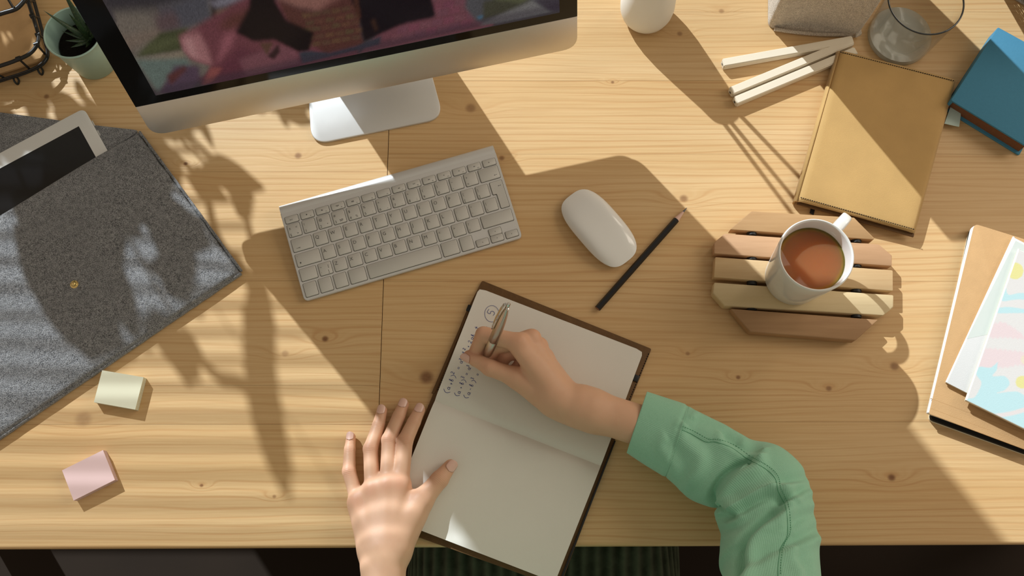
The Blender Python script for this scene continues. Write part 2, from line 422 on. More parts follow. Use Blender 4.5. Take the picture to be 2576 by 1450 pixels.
paint([(540, 30), (610, 12), (600, 28), (545, 42)], (140, 118, 92), .9, 3)
paint([(345, 142), (400, 85), (475, 68), (455, 128)], (66, 72, 44), 1, 2)
paint([(345, 140), (380, 105), (450, 90), (455, 105), (400, 130)], (88, 92, 58), .8, 5)
paint([(335, 152), (460, 128), (470, 150), (410, 165)], (146, 128, 104), .8, 4)
paint([(340, 150), (470, 145), (480, 170), (420, 200), (400, 236), (385, 215)], (100, 116, 108), 1, 5)
paint([(400, 236), (440, 165), (500, 165), (505, 200), (480, 225)], (84, 62, 82), 1, 5)
paint([(420, 190), (465, 165), (470, 175), (430, 215)], (92, 46, 48), 1, 4)
paint([(450, 92), (500, 62), (620, -10), (700, 0), (900, 110), (900, 190), (505, 212), (530, 165), (480, 150), (460, 125)], (116, 58, 68), 1, 3)
paint([(455, 95), (500, 78), (520, 120), (535, 165), (490, 150), (462, 125)], (172, 110, 112), .95, 6)
paint([(460, 100), (480, 90), (500, 150), (475, 140)], (196, 140, 138), .6, 6)
paint([(560, 95), (598, 60), (585, 110), (545, 165)], (158, 86, 96), .9, 6)
paint([(500, 200), (560, 160), (600, 120), (760, 140), (750, 175), (600, 200), (520, 215)], (98, 44, 60), .8, 8)
paint([(510, 215), (530, 170), (560, 170), (535, 205)], (150, 74, 70), .9, 4)
paint([(545, 70), (580, 35), (640, 15), (630, 60), (580, 75)], (96, 52, 44), .9, 6)
paint([(600, 150), (700, 112), (748, 125), (752, 160), (620, 190)], (126, 72, 82), .9, 5)
paint([(900, 140), (1010, 20), (1090, -80), (1280, -80), (1240, 65), (1000, 115), (900, 135)], (120, 66, 76), 1, 3)
for i in range(9):          # woven bricks showing through
    for j in range(7):
        x, y = 985 + i * 29 + (j % 2) * 14, 106 - j * 20 - i * 6
        if i * 29 + j * 22 < 285: paint([(x, y), (x + 26, y - 5.5), (x + 27, y - 22), (x + 1, y - 17)], (138 - (i * 7 + j * 13) % 20, 80 - (i * 5 + j * 9) % 16, 88), .55, 1)
paint([(650, -300), (1000, -300), (960, -60), (900, 15), (800, 30), (700, 0)], (128, 78, 70), 1, 4)
paint([(690, -300), (860, -300), (850, -20), (800, 28), (740, 18), (700, -2)], (150, 98, 86), 1, 8)
paint([(700, 0), (750, 20), (800, 30), (900, -30), (905, 60), (915, 112), (820, 135), (780, 110), (720, 50)], (92, 50, 44), 1, 4)
for i in range(6):
    for j in range(5):
        x, y = 760 + i * 25 + (j % 2) * 9, 122 - j * 19 - i * 4
        paint([(x, y), (x + 21, y - 3), (x + 22, y - 15), (x, y - 12)], (116 - (i * 9 + j * 7) % 24, 84 - (i * 6 + j * 8) % 16, 52), .6, 1)
paint([(640, -320), (700, -200), (690, 0), (720, 50), (790, 82), (778, 128), (750, 130), (690, 100), (640, 105), (592, 82), (625, 20), (640, -100)], (24, 16, 22), 1, 3)
paint([(652, 108), (688, 106), (672, 140)], (92, 62, 46), .9, 2)
paint([(672, 142), (700, 110), (705, 130), (690, 150)], (36, 20, 24), .9, 3)
paint([(870, -300), (1060, -300), (1070, -80), (1096, 42), (1010, 62), (960, 84), (915, 105), (905, 50), (880, -10)], (26, 18, 26), 1, 3)
paint([(888, -10), (900, -10), (908, 40), (900, 60)], (92, 50, 34), .7, 2)
paint([(932, 52), (945, 46), (950, 76), (944, 80)], (72, 44, 30), .7, 3)
paint([(752, 132), (780, 128), (830, 134), (900, 115), (960, 90), (955, 112), (760, 160)], (58, 60, 72), 1, 3)
paint([(1180, -80), (1460, -80), (1410, 25), (1250, 60), (1200, 55), (1170, 20)], (86, 84, 88), 1, 4)
paint([(1215, 5), (1300, -20), (1350, 10), (1215, 50)], (74, 72, 56), 1, 4)
paint([(1240, 0), (1310, 8), (1330, 0), (1300, -30)], (96, 98, 68), .9, 3)
paint([(1210, 60), (1340, 0), (1385, 28), (1210, 64)], (128, 124, 122), .9, 5)
paint([(1340, 0), (1410, -5), (1410, 28), (1390, 30)], (70, 62, 72), 1, 4)
paint([(1200, 40), (1215, 38), (1212, 48), (1204, 50)], (66, 112, 140), .8, 2)
paint([(380, 250), (1420, 20), (1420, 4), (385, 225)], (58, 46, 60), .55, 8)
cols = blur2(cols, 1); gr_ = cols.mean(-1, keepdims=True); cols = gr_ + (cols - gr_) * .85
cols *= (1 + .10 * rng.standard_normal((ny, nx, 1)))
M_SCREEN = attr_material('lit_screen_picture', 'col', .15, .12, emit=.55)
grid_mesh('screen_picture', pts, np.clip(cols, 0, 1), M_SCREEN, pc)
# foot and neck
fz = .0045
fpoly = round_poly([W(776, 246, fz).to_2d(), W(783, 364, fz).to_2d(), W(1116, 297, fz).to_2d(), W(1086, 186, fz).to_2d()], [0, .022, .022, 0], 10)
fa, fb = W(776, 246, fz), W(1086, 186, fz); bk = nb * .085
fpoly = [(p[0], p[1]) for p in fpoly]
fpoly.append(((fb + bk).x, (fb + bk).y)); fpoly.append(((fa + bk).x, (fa + bk).y))
prism('foot', fpoly, .0, fz, M_ALU2, pc, .0012)
fm = (fa + fb) / 2; hw = (fb - fa).length / 2
b = bmesh.new(); pr = []
base_b = fm + bk * .98; tp = mp(MW / 2, .17, -.035)
path = catmull([base_b + Vector((0, 0, .003)) - nb * .01, base_b + Vector((0, 0, .012)), base_b + Vector((0, 0, .06)) - nb * .003, base_b.lerp(tp, .7) + Vector((0, 0, .02)), tp], 6)
sec = []
for i, p in enumerate(path):
    w = hw * (1 - .12 * i / len(path)); t = (path[min(i + 1, len(path) - 1)] - path[max(i - 1, 0)]).normalized(); nn = t.cross(ex).normalized() * .0045
    sec.append([b.verts.new(q) for q in (p - ex * w - nn, p + ex * w - nn, p + ex * w + nn, p - ex * w + nn)])
for a, c in zip(sec, sec[1:]):
    for k in range(4): b.faces.new((a[k], a[(k + 1) % 4], c[(k + 1) % 4], c[k]))
b.faces.new(sec[0][::-1]); b.faces.new(sec[-1]); bm_obj('neck', b, M_ALU2, pc)

# ------------------------------------------------------------------ keyboard
kTL, kTR, kBR, kBL = W(697, 515, .018), W(1241, 359, .018), W(1313, 598, .0065), W(768, 757, .0065)
ku = ((kTR - kTL) + (kBR - kBL)); KWd = ku.length / 2; ku = Vector((ku.x, ku.y, 0)).normalized(); kv = Vector((ku.y, -ku.x, 0))
KD = ((kBL - kTL).to_2d().length + (kBR - kTR).to_2d().length) / 2
ko = (kTL + kTR) / 2 - ku * KWd / 2; ko.z = 0
kb = thing('keyboard', 'slim silver wireless keyboard with pale grey keys lying in front of the computer', 'keyboard', tuple(ko + ku * KWd / 2 + kv * KD / 2))
def ktop(v): return .0165 + (.0062 - .0165) * (v - .012) / (KD - .012)
def kp(u, v, z): return ko + ku * u + kv * v + Vector((0, 0, z))
out = round_poly([(0, .012), (KWd, .012), (KWd, KD), (0, KD)], [0, 0, .006, .006], 6)
b = prism_bm(out, .001, 1.0, 0)
for v in b.verts: v.co = kp(v.co.x, v.co.y, (ktop(v.co.y) if v.co.z > .5 else max(.0012, ktop(v.co.y) - .0065)))
bmesh.ops.recalc_face_normals(b, faces=b.faces)
bmesh.ops.bevel(b, geom=[e for e in b.edges if e.calc_face_angle(0) > R(30)], offset=.0006, segments=2, affect='EDGES')
bm_obj('body', b, M_ALU2, kb)
prof = []
for k in range(15):
    a = R(200) - k / 14 * R(235); prof.append((.0088 + .0088 * math.cos(a), .0088 + .0088 * math.sin(a)))
prof += [(.020, .0158), (.020, .0105)]
b = bmesh.new(); e0 = [b.verts.new(kp(.0004, y, z)) for y, z in prof]; e1 = [b.verts.new(kp(KWd - .0004, y, z)) for y, z in prof]
for i in range(len(prof)): b.faces.new((e0[i], e0[(i + 1) % len(prof)], e1[(i + 1) % len(prof)], e1[i]))
b.faces.new(e0[::-1]); b.faces.new(e1); bm_obj('battery_tube', b, M_ALU2, kb)
UNIT = (KWd - .0036 * 2 + .0034) / 14.5; GAP = .0034; KX0 = .0036; RV = [.0192, .0296, .0490, .0684, .0878, .1062]; KH = [.0085, .0160, .0160, .0160, .0152, .0172]
krot = Matrix((ku, -kv, Vector((0, 0, 1)))).transposed()
KEYMESH = {}
kslope = (ktop(KD) - ktop(.012)) / (KD - .012)
def keymesh(w, h):
    k = (round(w, 5), round(h, 5))
    if k not in KEYMESH:
        b = prism_bm(round_poly([(-w / 2, -h / 2), (w / 2, -h / 2), (w / 2, h / 2), (-w / 2, h / 2)], .0014, 3), -.0008, .0014, .00035, 1)
        for v in b.verts: v.co.z -= kslope * v.co.y
        for f in b.faces: f.smooth = True
        for e in b.edges: e.smooth = not (len(e.link_faces) == 2 and e.calc_face_angle(0) > R(60))
        me = bpy.data.meshes.new('key'); b.to_mesh(me); b.free(); me.materials.append(M_KEY); KEYMESH[k] = me
    return KEYMESH[k]
def place_rot(o, loc, par):
    o.parent = par
    if par.type == 'EMPTY': o.matrix_parent_inverse = Matrix.Translation(-ROOT[par.name])
    o.matrix_basis = Matrix.Translation(loc) @ krot.to_4x4()
KEYGAP = mat('key_recess', (.10, .095, .085), .8, 0, .1, 0)
def legend(key, txt, x, y, size):
    cu = bpy.data.curves.new('legend', 'FONT'); cu.body = txt; cu.size = size; cu.extrude = .00003; cu.resolution_u = 2
    tmp = bpy.data.objects.new('legend', cu); COL.objects.link(tmp); me = bpy.data.meshes.new_from_object(tmp)
    bpy.data.objects.remove(tmp); bpy.data.curves.remove(cu); me.name = 'legend'; me.materials.clear(); me.materials.append(M_INKGREY)
    o = bpy.data.objects.new('legend', me); COL.objects.link(o); o.parent = key
    o.location = (x, y, .00146 - kslope * y); o.rotation_euler = (-math.atan(kslope), 0, 0)
def icon(key, polys, x, y):
    b = bmesh.new()
    for pl in polys: prism_bm([(x + a, y + c) for a, c in pl], .00142 - kslope * y, .00149 - kslope * y, 0, 1, b)
    bm_obj('legend', b, M_INKGREY, key)
def addkey(u, v, w, h, leg=()):
    o = bpy.data.objects.new('key', keymesh(w, h)); COL.objects.link(o)
    c = kp(u + w / 2, v + h / 2, ktop(v + h / 2)); place_rot(o, c, kb)
    r = bpy.data.objects.new('key_recess', keyrec(w, h)); COL.objects.link(r); r.parent = o
    for L in leg:
        if isinstance(L[0], str): legend(o, L[0], -w / 2 + (L[1] - .03) * w, -h / 2 + (L[2] - .03) * h, L[3] * 1.3)
        else: icon(o, L[0], -w / 2 + L[1] * w, -h / 2 + L[2] * h)
    return o
RECM = {}
def keyrec(w, h):
    k = (round(w, 5), round(h, 5))
    if k not in RECM:
        a, c = w / 2 + .00055, h / 2 + .00055
        b = prism_bm(round_poly([(-a, -c), (a, -c), (a, c), (-a, c)], .0017, 3), -.0007, .00008, 0, 1)
        for v in b.verts: v.co.z -= kslope * v.co.y
        me = bpy.data.meshes.new('key_recess'); b.to_mesh(me); b.free(); me.materials.append(KEYGAP); RECM[k] = me
    return RECM[k]
tri = lambda s: [(-s, -s), (s, 0), (-s, s)]; tril = lambda s: [(s, -s), (s, s), (-s, 0)]
def frow():
    w = (UNIT * 14.5) / 14
    sun_i = [[(.0009 * math.cos(k * math.pi / 4) * m - .0001, .0009 * math.sin(k * math.pi / 4) * m) for m in (1,)][0] for k in range(8)]
    bar = lambda x, y, a, c: [(x, y), (x + a, y), (x + a, y + c), (x, y + c)]
    ic = {1: [sun_i], 2: [sun_i, bar(-.0016, -.0001, .0003, .0003), bar(.0013, -.0001, .0003, .0003)], 3: [bar(-.0018, -.0004, .0012, .0011), bar(-.0004, -.001, .0008, .0011), bar(.0006, -.0004, .0011, .0011)],
          4: [bar(-.0016 + i * .0011, -.0009 + j * .0010, .0009, .0007) for i in range(3) for j in range(2)], 7: [tril(.0007), [(a + .0012, c) for a, c in tril(.0007)]],
          8: [tri(.0007), bar(.001, -.0007, .0003, .0014), bar(.0016, -.0007, .0003, .0014)], 9: [tri(.0007), [(a + .0012, c) for a, c in tri(.0007)]],
          10: [tril(.0007)], 11: [tril(.0007), bar(.001, -.0004, .0002, .0008)], 12: [tril(.0008), bar(.001, -.0004, .0002, .0008), bar(.0015, -.0007, .0002, .0014)],
          13: [[(-.0008, -.0002), (.0008, -.0002), (0, .0008)], bar(-.0008, -.0007, .0016, .0003)]}
    for i in range(14):
        lg = []
        if i == 0: lg = [('esc', .36, .36, .0024)]
        elif i in ic: lg = [(ic[i], .47, .52)]
        if 1 <= i <= 12: lg = lg + [('F%d' % i, .74, .16, .0014)]
        addkey(KX0 + i * w, RV[0], w - GAP, KH[0], lg)
frow()
def row(r, ks):
    u = KX0
    for wu, lg in ks:
        addkey(u, RV[r], wu * UNIT - GAP, KH[r], lg); u += wu * UNIT
def two(a, c, extra=()): return [(a, .12, .62, .0034), (c, .12, .10, .0036)] + [(e[0], e[1], e[2], .0034) for e in extra]
arrowL = [[(-.0020, 0), (-.0010, .0009), (-.0010, .0002), (.0018, .0002), (.0018, -.0002), (-.0010, -.0002), (-.0010, -.0009)]]
row(1, [(1, two('±', '§', (('<', .66, .62), ('>', .66, .12)))), (1, two('!', '1')), (1, two('@', '2', (('"', .7, .12),))), (1, two('#', '3', (('№', .52, .14),))), (1, two('$', '4', (('%', .6, .14),))),
        (1, two('%', '5', ((':', .76, .12),))), (1, two('^', '6', ((',', .76, .14),))), (1, two('&', '7', (('.', .76, .14),))), (1, two('*', '8', ((';', .76, .14),))), (1, two('(', '9')), (1, two(')', '0')), (1, two('–', '-')), (1, two('+', '=')),
        (1.5, [(arrowL, .80, .28)])])
tabi = [[(-.0022, -.0002), (.0008, -.0002), (.0008, -.0009), (.0018, 0), (.0008, .0009), (.0008, .0002), (-.0022, .0002)], [(.002, -.001), (.0024, -.001), (.0024, .001), (.002, .001)]]
row(2, [(1.5, [(tabi, .26, .24)])] + [(1, [(c, .12, .56, .0046)]) for c in 'QWERTYUIOP'] + [(1, two('{', '[')), (1, two('}', ']'))])
capi = [[(-.0012, 0), (0, .0014), (.0012, 0), (.0006, 0), (.0006, -.0012), (-.0006, -.0012), (-.0006, 0)]]
doti = [[(.0003 * math.cos(k), .0003 * math.sin(k)) for k in range(6)]]
row(3, [(1.75, [(capi, .15, .28), (doti, .08, .82)])] + [(1, [(c, .12, .56, .0046)]) for c in 'ASDFGHJKL'] + [(1, two(':', ';')), (1, two('"', "'")), (1, two('|', '\\'))])
row(4, [(1.25, []), (1, two('~', '`', (('[', .76, .58), (']', .7, .16))))] + [(1, [(c, .12, .56, .0046)]) for c in 'ZXCVBNM'] + [(1, two('<', ',')), (1, two('>', '.')), (1, two('?', '/')), (2.25, [])])
row(5, [(1, []), (1, []), (1, []), (1.25, []), (5, []), (1.25, []), (1, [])])
hh = KH[5] / 2 - .0002; ax = KX0 + 11.5 * UNIT
addkey(ax, RV[5] + hh + .0004, UNIT - GAP, hh, [([tril(.0006)], .5, .5)])
addkey(ax + UNIT, RV[5], UNIT - GAP, hh, [([[(-.0006, -.0005), (.0006, -.0005), (0, .0006)]], .5, .5)])
addkey(ax + UNIT, RV[5] + hh + .0004, UNIT - GAP, hh, [([[(-.0006, .0005), (0, -.0006), (.0006, .0005)]], .5, .5)])
addkey(ax + 2 * UNIT, RV[5] + hh + .0004, UNIT - GAP, hh, [([tri(.0006)], .5, .5)])
# the L-shaped return key
wL = KX0 + 14.5 * UNIT - GAP; ua, ub = KX0 + 13.5 * UNIT, KX0 + 13.75 * UNIT
def lpoly(g): return round_poly([(ua - g, RV[2] - g), (wL + g, RV[2] - g), (wL + g, RV[3] + KH[3] + g), (ub - g, RV[3] + KH[3] + g), (ub - g, RV[2] + KH[2] + g), (ua - g, RV[2] + KH[2] + g)], .0014, 3)
b = prism_bm(lpoly(0), -.0008, .0014, .00035, 1)
for v in b.verts: v.co = kp(v.co.x, v.co.y, ktop(v.co.y) + v.co.z)
lk = bm_obj('key', b, M_KEY, kb)
b = prism_bm(lpoly(.00055), -.0007, .00008)
for v in b.verts: v.co = kp(v.co.x, v.co.y, ktop(v.co.y) + v.co.z)
bm_obj('key_recess', b, KEYGAP, lk)
b = bmesh.new()
for pl in ([(-.002, 0), (-.001, .0009), (-.001, .0002), (.0014, .0002), (.0014, .0012), (.0018, .0012), (.0018, -.0002), (-.001, -.0002), (-.001, -.0009)],):
    n0 = [b.verts.new(kp(wL - .0045 + a, RV[2] + .0068 - c, ktop(RV[2] + .0068) + .00149)) for a, c in pl]; b.faces.new(n0)
bm_obj('legend', b, M_INKGREY, lk)

# ------------------------------------------------------------------ mouse
mc = W(1507, 571, .012); ax1 = (W(1580, 655, .012) - W(1434, 486, .012)); ax1.z = 0; ax1.normalize(); ax2 = Vector((-ax1.y, ax1.x, 0))
mouse = thing('computer_mouse', 'white glossy seamless mouse between the keyboard and the black pencil', 'mouse', (mc.x, mc.y, 0))
LA, LB = .0552, .0292
def mouse_pt(t, s):
    c, sn = math.cos(t), math.sin(t); n_ = 3.1
    r = (abs(c) ** n_ + abs(sn) ** n_) ** (-1 / n_); return r * c * LA * s, r * sn * LB * s
def mz(x, y, s): return .0065 + .0135 * (1 - (x / LA * .92) ** 2 * .72) * (1 - (abs(s)) ** 7 * .72)
b = bmesh.new(); rings = []
for s in [.0, .15, .3, .45, .6, .72, .82, .89, .94, .975, 1.0]:
    if s == 0: rings.append([b.verts.new((mc.x, mc.y, mz(0, 0, 0)))]); continue
    rg = []
    for k in range(72):
        x, y = mouse_pt(2 * math.pi * k / 72, s); p = mc + ax1 * x + ax2 * y; rg.append(b.verts.new((p.x, p.y, mz(x, y, s))))
    rings.append(rg)
for k in range(72): b.faces.new((rings[0][0], rings[1][k], rings[1][(k + 1) % 72]))
for a, c in zip(rings[1:], rings[2:]):
    for k in range(72): b.faces.new((a[k], c[k], c[(k + 1) % 72], a[(k + 1) % 72]))
last = rings[-1]; lo = []
for k in range(72):
    x, y = mouse_pt(2 * math.pi * k / 72, .985); p = mc + ax1 * x + ax2 * y; lo.append(b.verts.new((p.x, p.y, mz(x, y, 1) - .002)))
for k in range(72): b.faces.new((last[k], lo[k], lo[(k + 1) % 72], last[(k + 1) % 72]))
bm_obj('top_shell', b, M_WHITEPL, mouse, 60)
b = bmesh.new(); r1, r2 = [], []
for k in range(72):
    x, y = mouse_pt(2 * math.pi * k / 72, .982); p = mc + ax1 * x + ax2 * y; r1.append(b.verts.new((p.x, p.y, mz(x, y, 1) - .0015)))
    x2, y2 = mouse_pt(2 * math.pi * k / 72, .80); p = mc + ax1 * x2 + ax2 * y2; r2.append(b.verts.new((p.x, p.y, .0008)))
for k in range(72): b.faces.new((r1[k], r2[k], r2[(k + 1) % 72], r1[(k + 1) % 72]))
b.faces.new(r2[::-1]); bm_obj('base', b, M_ALU2, mouse)
for s in (-1, 1):
    p0 = mc + ax2 * s * .014 - ax1 * .035; p1 = mc + ax2 * s * .014 + ax1 * .035
    tube('runner', [Vector((p0.x, p0.y, .0008)), Vector((p1.x, p1.y, .0008))], .0008, M_BLACK, mouse)

# ------------------------------------------------------------------ pencil
pa, pb = W(1503, 777, .004), W(1728, 523, .004); pd = (pb - pa).normalized(); pl = (pb - pa).length
pencil = thing('pencil', 'black sharpened pencil lying to the right of the white mouse', 'pencil', (pa.x, pa.y, 0))
def rodbm(p0, p1, r0, r1, seg): return tube_bm([p0, p1], [r0, r1], seg)
bm_obj('barrel', rodbm(pa, pa + pd * (pl - .021), .0039, .0039, 6), mat('black_lacquer', (.008, .008, .009), .35, 0, .4, 0), pencil, 30)
bm_obj('end_wood', rodbm(pa - pd * .0002, pa + pd * .0005, .0033, .0033, 10), mat('pencil_end_wood', (.30, .14, .09), .7), pencil, 30)
bm_obj('wood_tip', rodbm(pa + pd * (pl - .021), pa + pd * (pl - .0075), .0037, .0014, 12), mat('pinkish_cedar', (.66, .42, .33), .6), pencil, 50)
bm_obj('lead', rodbm(pa + pd * (pl - .0075), pb, .0014, .0003, 10), mat('graphite', (.10, .10, .11), .4, .3), pencil, 50)

# ------------------------------------------------------------------ open notebook
zc = .0035; zp = .0115
nbk = thing('open_notebook', 'open notebook in dark brown leather cover with blue handwriting, under the writing hand', 'notebook', tuple(W(1300, 1080).to_2d()) + (0,))
cov = [(1213, 706), (1639, 878), (1548, 1105), (1536, 1140), (1408, 1480), (962, 1320), (1010, 1190), (1078, 1020), (1170, 790)]
prism('cover', round_poly(pxpoly(cov, zc), .002, 3), .0003, zc, M_LEATHER_DK, nbk, .0008)
up_p = [(1205, 724), (1619, 884), (1512, 1172), (1093, 1008)]; lo_p = [(1093, 1008), (1512, 1172), (1396, 1466), (975, 1303)]
TLp, TRp, SRp, SLp = [W(*p, zp) for p in up_p]; _, _, BRp, BLp = [W(*p, zp) for p in lo_p]
def pagebm(A, B, C, D, spine_first, rr):
    "A-B far edge, D-C near edge; the page block swells away from the spine"
    b = bmesh.new(); nu, nv = 24, 26; top = []; 
    for j in range(nv + 1):
        t = j / nv; rowv = []
        s = t if spine_first else 1 - t
        z = zp - .0045 * math.exp(-s / .035) - .0010 * s ** 6
        for i in range(nu + 1):
            w = i / nu; p = (A.lerp(B, w)).lerp(D.lerp(C, w), t)
            # rounded outer corners
            uu = min(w, 1 - w) * (B - A).length; so = (1 - s) * (D - A).length
            if uu < rr and so < rr:
                d = math.hypot(rr - uu, rr - so)
                if d > rr:
                    k = rr / d; cx = (rr - (rr - uu) * k - uu) * (1 if w < .5 else -1); cy = (rr - (rr - so) * k - so) * (-1 if spine_first else 1)
                    p = p + (B - A).normalized() * cx + (D - A).normalized() * cy
            rowv.append(b.verts.new((p.x, p.y, z)))
        top.append(rowv)
    for j in range(nv):
        for i in range(nu): b.faces.new((top[j][i], top[j + 1][i], top[j + 1][i + 1], top[j][i + 1]))
    loop = top[0] + [r[-1] for r in top[1:]] + top[-1][-2::-1] + [r[0] for r in top[-2:0:-1]]
    lo = [b.verts.new((v.co.x, v.co.y, zc)) for v in loop]
    for k in range(len(loop)): b.faces.new((loop[k], lo[k], lo[(k + 1) % len(loop)], loop[(k + 1) % len(loop)]))
    return b
upg = bm_obj('page_block', pagebm(TLp, TRp, SRp, SLp, False, .005), M_PAPER, nbk, 50)
lpg = bm_obj('page_block', pagebm(SLp, SRp, BRp, BLp, True, .005), M_PAPER, nbk, 50)
# leather edge seams, pen loops and elastic strap
M_THREAD = mat('black_thread', (.010, .008, .007), .8, 0, .2, 0)
def stitches(name, a, b_, z, step, m, par, ln=.6, w=.0005):
    bm = bmesh.new(); A, B = W(*a, z), W(*b_, z); n = max(2, int((B - A).length / step)); d = (B - A).normalized(); s = Vector((-d.y, d.x, 0))
    for i in range(n):
        p = A.lerp(B, i / n); q = p + d * step * ln
        box = [p - s * w, q - s * w, q + s * w, p + s * w]
        prism_bm([(v.x, v.y) for v in box], z - .0004, z + .0003, 0, 1, bm)
    return bm_obj(name, bm, m, par, kind='stuff')
stitches('stitching', (1632, 890), (1580, 1015), zc, .003, M_THREAD, nbk)
stitches('stitching', (1186, 785), (1100, 985), zc, .003, M_THREAD, nbk)
for a, c, w in (((1185, 772), (1193, 780), 16), ((1600, 946), (1616, 952), 16)):
    A = W(*a, zc); 
    prism('elastic_loop', pxpoly([(a[0] - 7, a[1] - 6), (a[0] + 10, a[1] + 1), (a[0] + 3, a[1] + 16), (a[0] - 13, a[1] + 9)], .005), .0005, .0052, M_BLACK, nbk, .0006)
prism('elastic_strap', pxpoly([(1534, 1138), (1546, 1108), (1549, 1110), (1410, 1470), (1405, 1468)], .006), .001, .0062, M_BLACK, nbk, .0004)
prism('flap', pxpoly([(1160, 815), (1178, 778), (1182, 780), (1094, 990), (1085, 990)], .005), .002, .0045, M_LEATHER_DK, nbk, .0006)
# handwriting
GL = {'(': [[(.75, 1.15), (.3, .75), (.25, .3), (.7, -.2)]], ')': [[(.2, 1.15), (.65, .75), (.7, .3), (.25, -.2)]],
      'a': [[(.8, .55), (.45, .7), (.12, .4), (.3, .05), (.65, .15), (.82, .55)], [(.82, .6), (.78, .2), (1, 0)]],
      '+': [[(.15, .35), (.85, .35)], [(.5, .7), (.5, .0)]], '-': [[(.2, .35), (.8, .35)]], '=': [[(.15, .5), (.85, .52)], [(.15, .2), (.85, .22)]],
      'b': [[(.15, .3), (.5, .9), (.45, 1.25), (.2, 1.1), (.2, .25), (.45, 0), (.75, .25), (.55, .55), (.25, .45)]],
      '2': [[(.15, .75), (.4, 1), (.7, .8), (.5, .4), (.12, .02), (.85, .05)]], '3': [[(.15, .9), (.5, 1), (.65, .75), (.35, .52), (.7, .35), (.6, .05), (.15, .05)]],
      '5': [[(.85, 1.0), (.25, 1.0), (.2, .55), (.6, .6), (.8, .3), (.55, 0), (.15, .08)]]}
wd_d = Vector((388, -835)).normalized(); wd_u = Vector((-.907, -.42))
def cz(x, y): return (1090 + x / 5.176, 740 + y / 5.176)
ink = bmesh.new()
def stroke(pts, w=.00027, h=zp):
    P = [W(x, y, h) for x, y in pts]; P = catmull(P, 4) if len(P) > 2 else P
    zl = h + .00012; L, Rr = [], []
    for i, p in enumerate(P):
        t = (P[min(i + 1, len(P) - 1)] - P[max(i - 1, 0)]); t.normalize(); s = Vector((-t.y, t.x, 0)) * w
        L.append(ink.verts.new((p.x + s.x, p.y + s.y, zl))); Rr.append(ink.verts.new((p.x - s.x, p.y - s.y, zl)))
    for i in range(len(P) - 1): ink.faces.new((L[i], Rr[i], Rr[i + 1], L[i + 1]))
def glyph(ch, x, y, s):
    c = Vector(cz(x, y)); k = s / 5.176
    for st in GL[ch]: stroke([tuple(c + wd_d * (a - .5) * k * .82 + wd_u * (q - .5) * k) for a, q in st])
for ch, x, y, s in [('(', 172, 1268, 70), ('a', 196, 1226, 50), ('+', 228, 1168, 44), ('b', 240, 1122, 44), (')', 266, 1072, 58), ('2', 252, 1025, 46), ('=', 323, 962, 50), ('a', 360, 887, 46), ('2', 351, 850, 30),
                    ('b', 408, 765, 40), ('2', 402, 716, 34), ('+', 455, 683, 30), ('2', 478, 622, 48), ('a', 505, 577, 44), ('b', 522, 540, 40), ('+', 553, 435, 60),
                    ('(', 305, 1312, 56), ('a', 332, 1282, 46), ('+', 358, 1220, 30), ('b', 374, 1165, 44), (')', 400, 1130, 54), ('3', 382, 1085, 44), ('=', 430, 1040, 46), ('a', 463, 972, 46), ('3', 450, 937, 34), ('3', 519, 762, 36),
                    ('(', 424, 1340, 56), ('a', 458, 1296, 50), ('-', 478, 1238, 40), ('b', 500, 1190, 42), (')', 530, 1138, 50), ('3', 508, 1100, 40), ('=', 572, 1048, 46), ('-', 688, 428, 30), ('5', 755, 240, 92)]: glyph(ch, x, y, s)
stroke([cz(763 + 93 * math.cos(a), 258 + 107 * math.sin(a)) for a in np.linspace(0, 2 * math.pi * 1.03, 26)], .00022)
bm_obj('handwriting', ink, mat('blue_ink', (.055, .075, .27), .6, 0, .2, 0), upg)

# ------------------------------------------------------------------ ballpoint pen
ptip = W(1213, 924, zp + .001); best = None
for k in range(400):
    z = .02 + k * .0004; q_ = W(1278, 769, z); e = abs((q_ - ptip).length - .137)
    if best is None or e < best[0]: best = (e, q_)
ptop = best[1]; pdn = (ptop - ptip).normalized()
pen = thing('ballpoint_pen', 'silver ballpoint pen held in the writing hand', 'pen', tuple(ptip))
def axis_lathe(name, prof, o, d, m, par, seg=28, ang=40):
    b = bmesh.new(); d = d.normalized(); s = d.cross(Vector((1, 0, 0))).normalized(); t = d.cross(s); rings = []
    for r, z in prof:
        c = o + d * z
        rings.append([b.verts.new(c)] if r < 1e-6 else [b.verts.new(c + (s * math.cos(2 * math.pi * k / seg) + t * math.sin(2 * math.pi * k / seg)) * r) for k in range(seg)])
    for a, c in zip(rings, rings[1:]):
        for k in range(seg):
            k2 = (k + 1) % seg
            if len(a) == 1: b.faces.new((a[0], c[k2], c[k]))
            elif len(c) == 1: b.faces.new((a[k], a[k2], c[0]))
            else: b.faces.new((a[k], a[k2], c[k2], c[k]))
    return bm_obj(name, b, m, par, ang)
M_PENSTEEL = mat('satin_pen_steel', (.60, .57, .52), .28, 1.0, .5, .02)
axis_lathe('barrel', [(.0, .004), (.0016, .004), (.0044, .018), (.0054, .036), (.0057, .062), (.0054, .0625), (.0054, .0635), (.0057, .064), (.0058, .085), (.0052, .105), (.0040, .121), (.0024, .1305), (.0, .1305)], ptip, pdn, M_PENSTEEL, pen)
axis_lathe('tip', [(.0, 0), (.0005, .0), (.0007, .003), (.0016, .0045), (0, .0046)], ptip, pdn, M_STEEL, pen)
axis_lathe('push_button', [(.0, .130), (.0022, .130), (.0024, .1325), (.0015, .1330), (.0015, .1345), (.0022, .1350), (.0022, .1400), (.0012, .1412), (0, .1413)], ptip, pdn, M_STEEL, pen)
cs = Vector((-.93, -.1, .1)); cs = (cs - pdn * cs.dot(pdn)).normalized(); cw = pdn.cross(cs).normalized()
b = bmesh.new(); sec = []
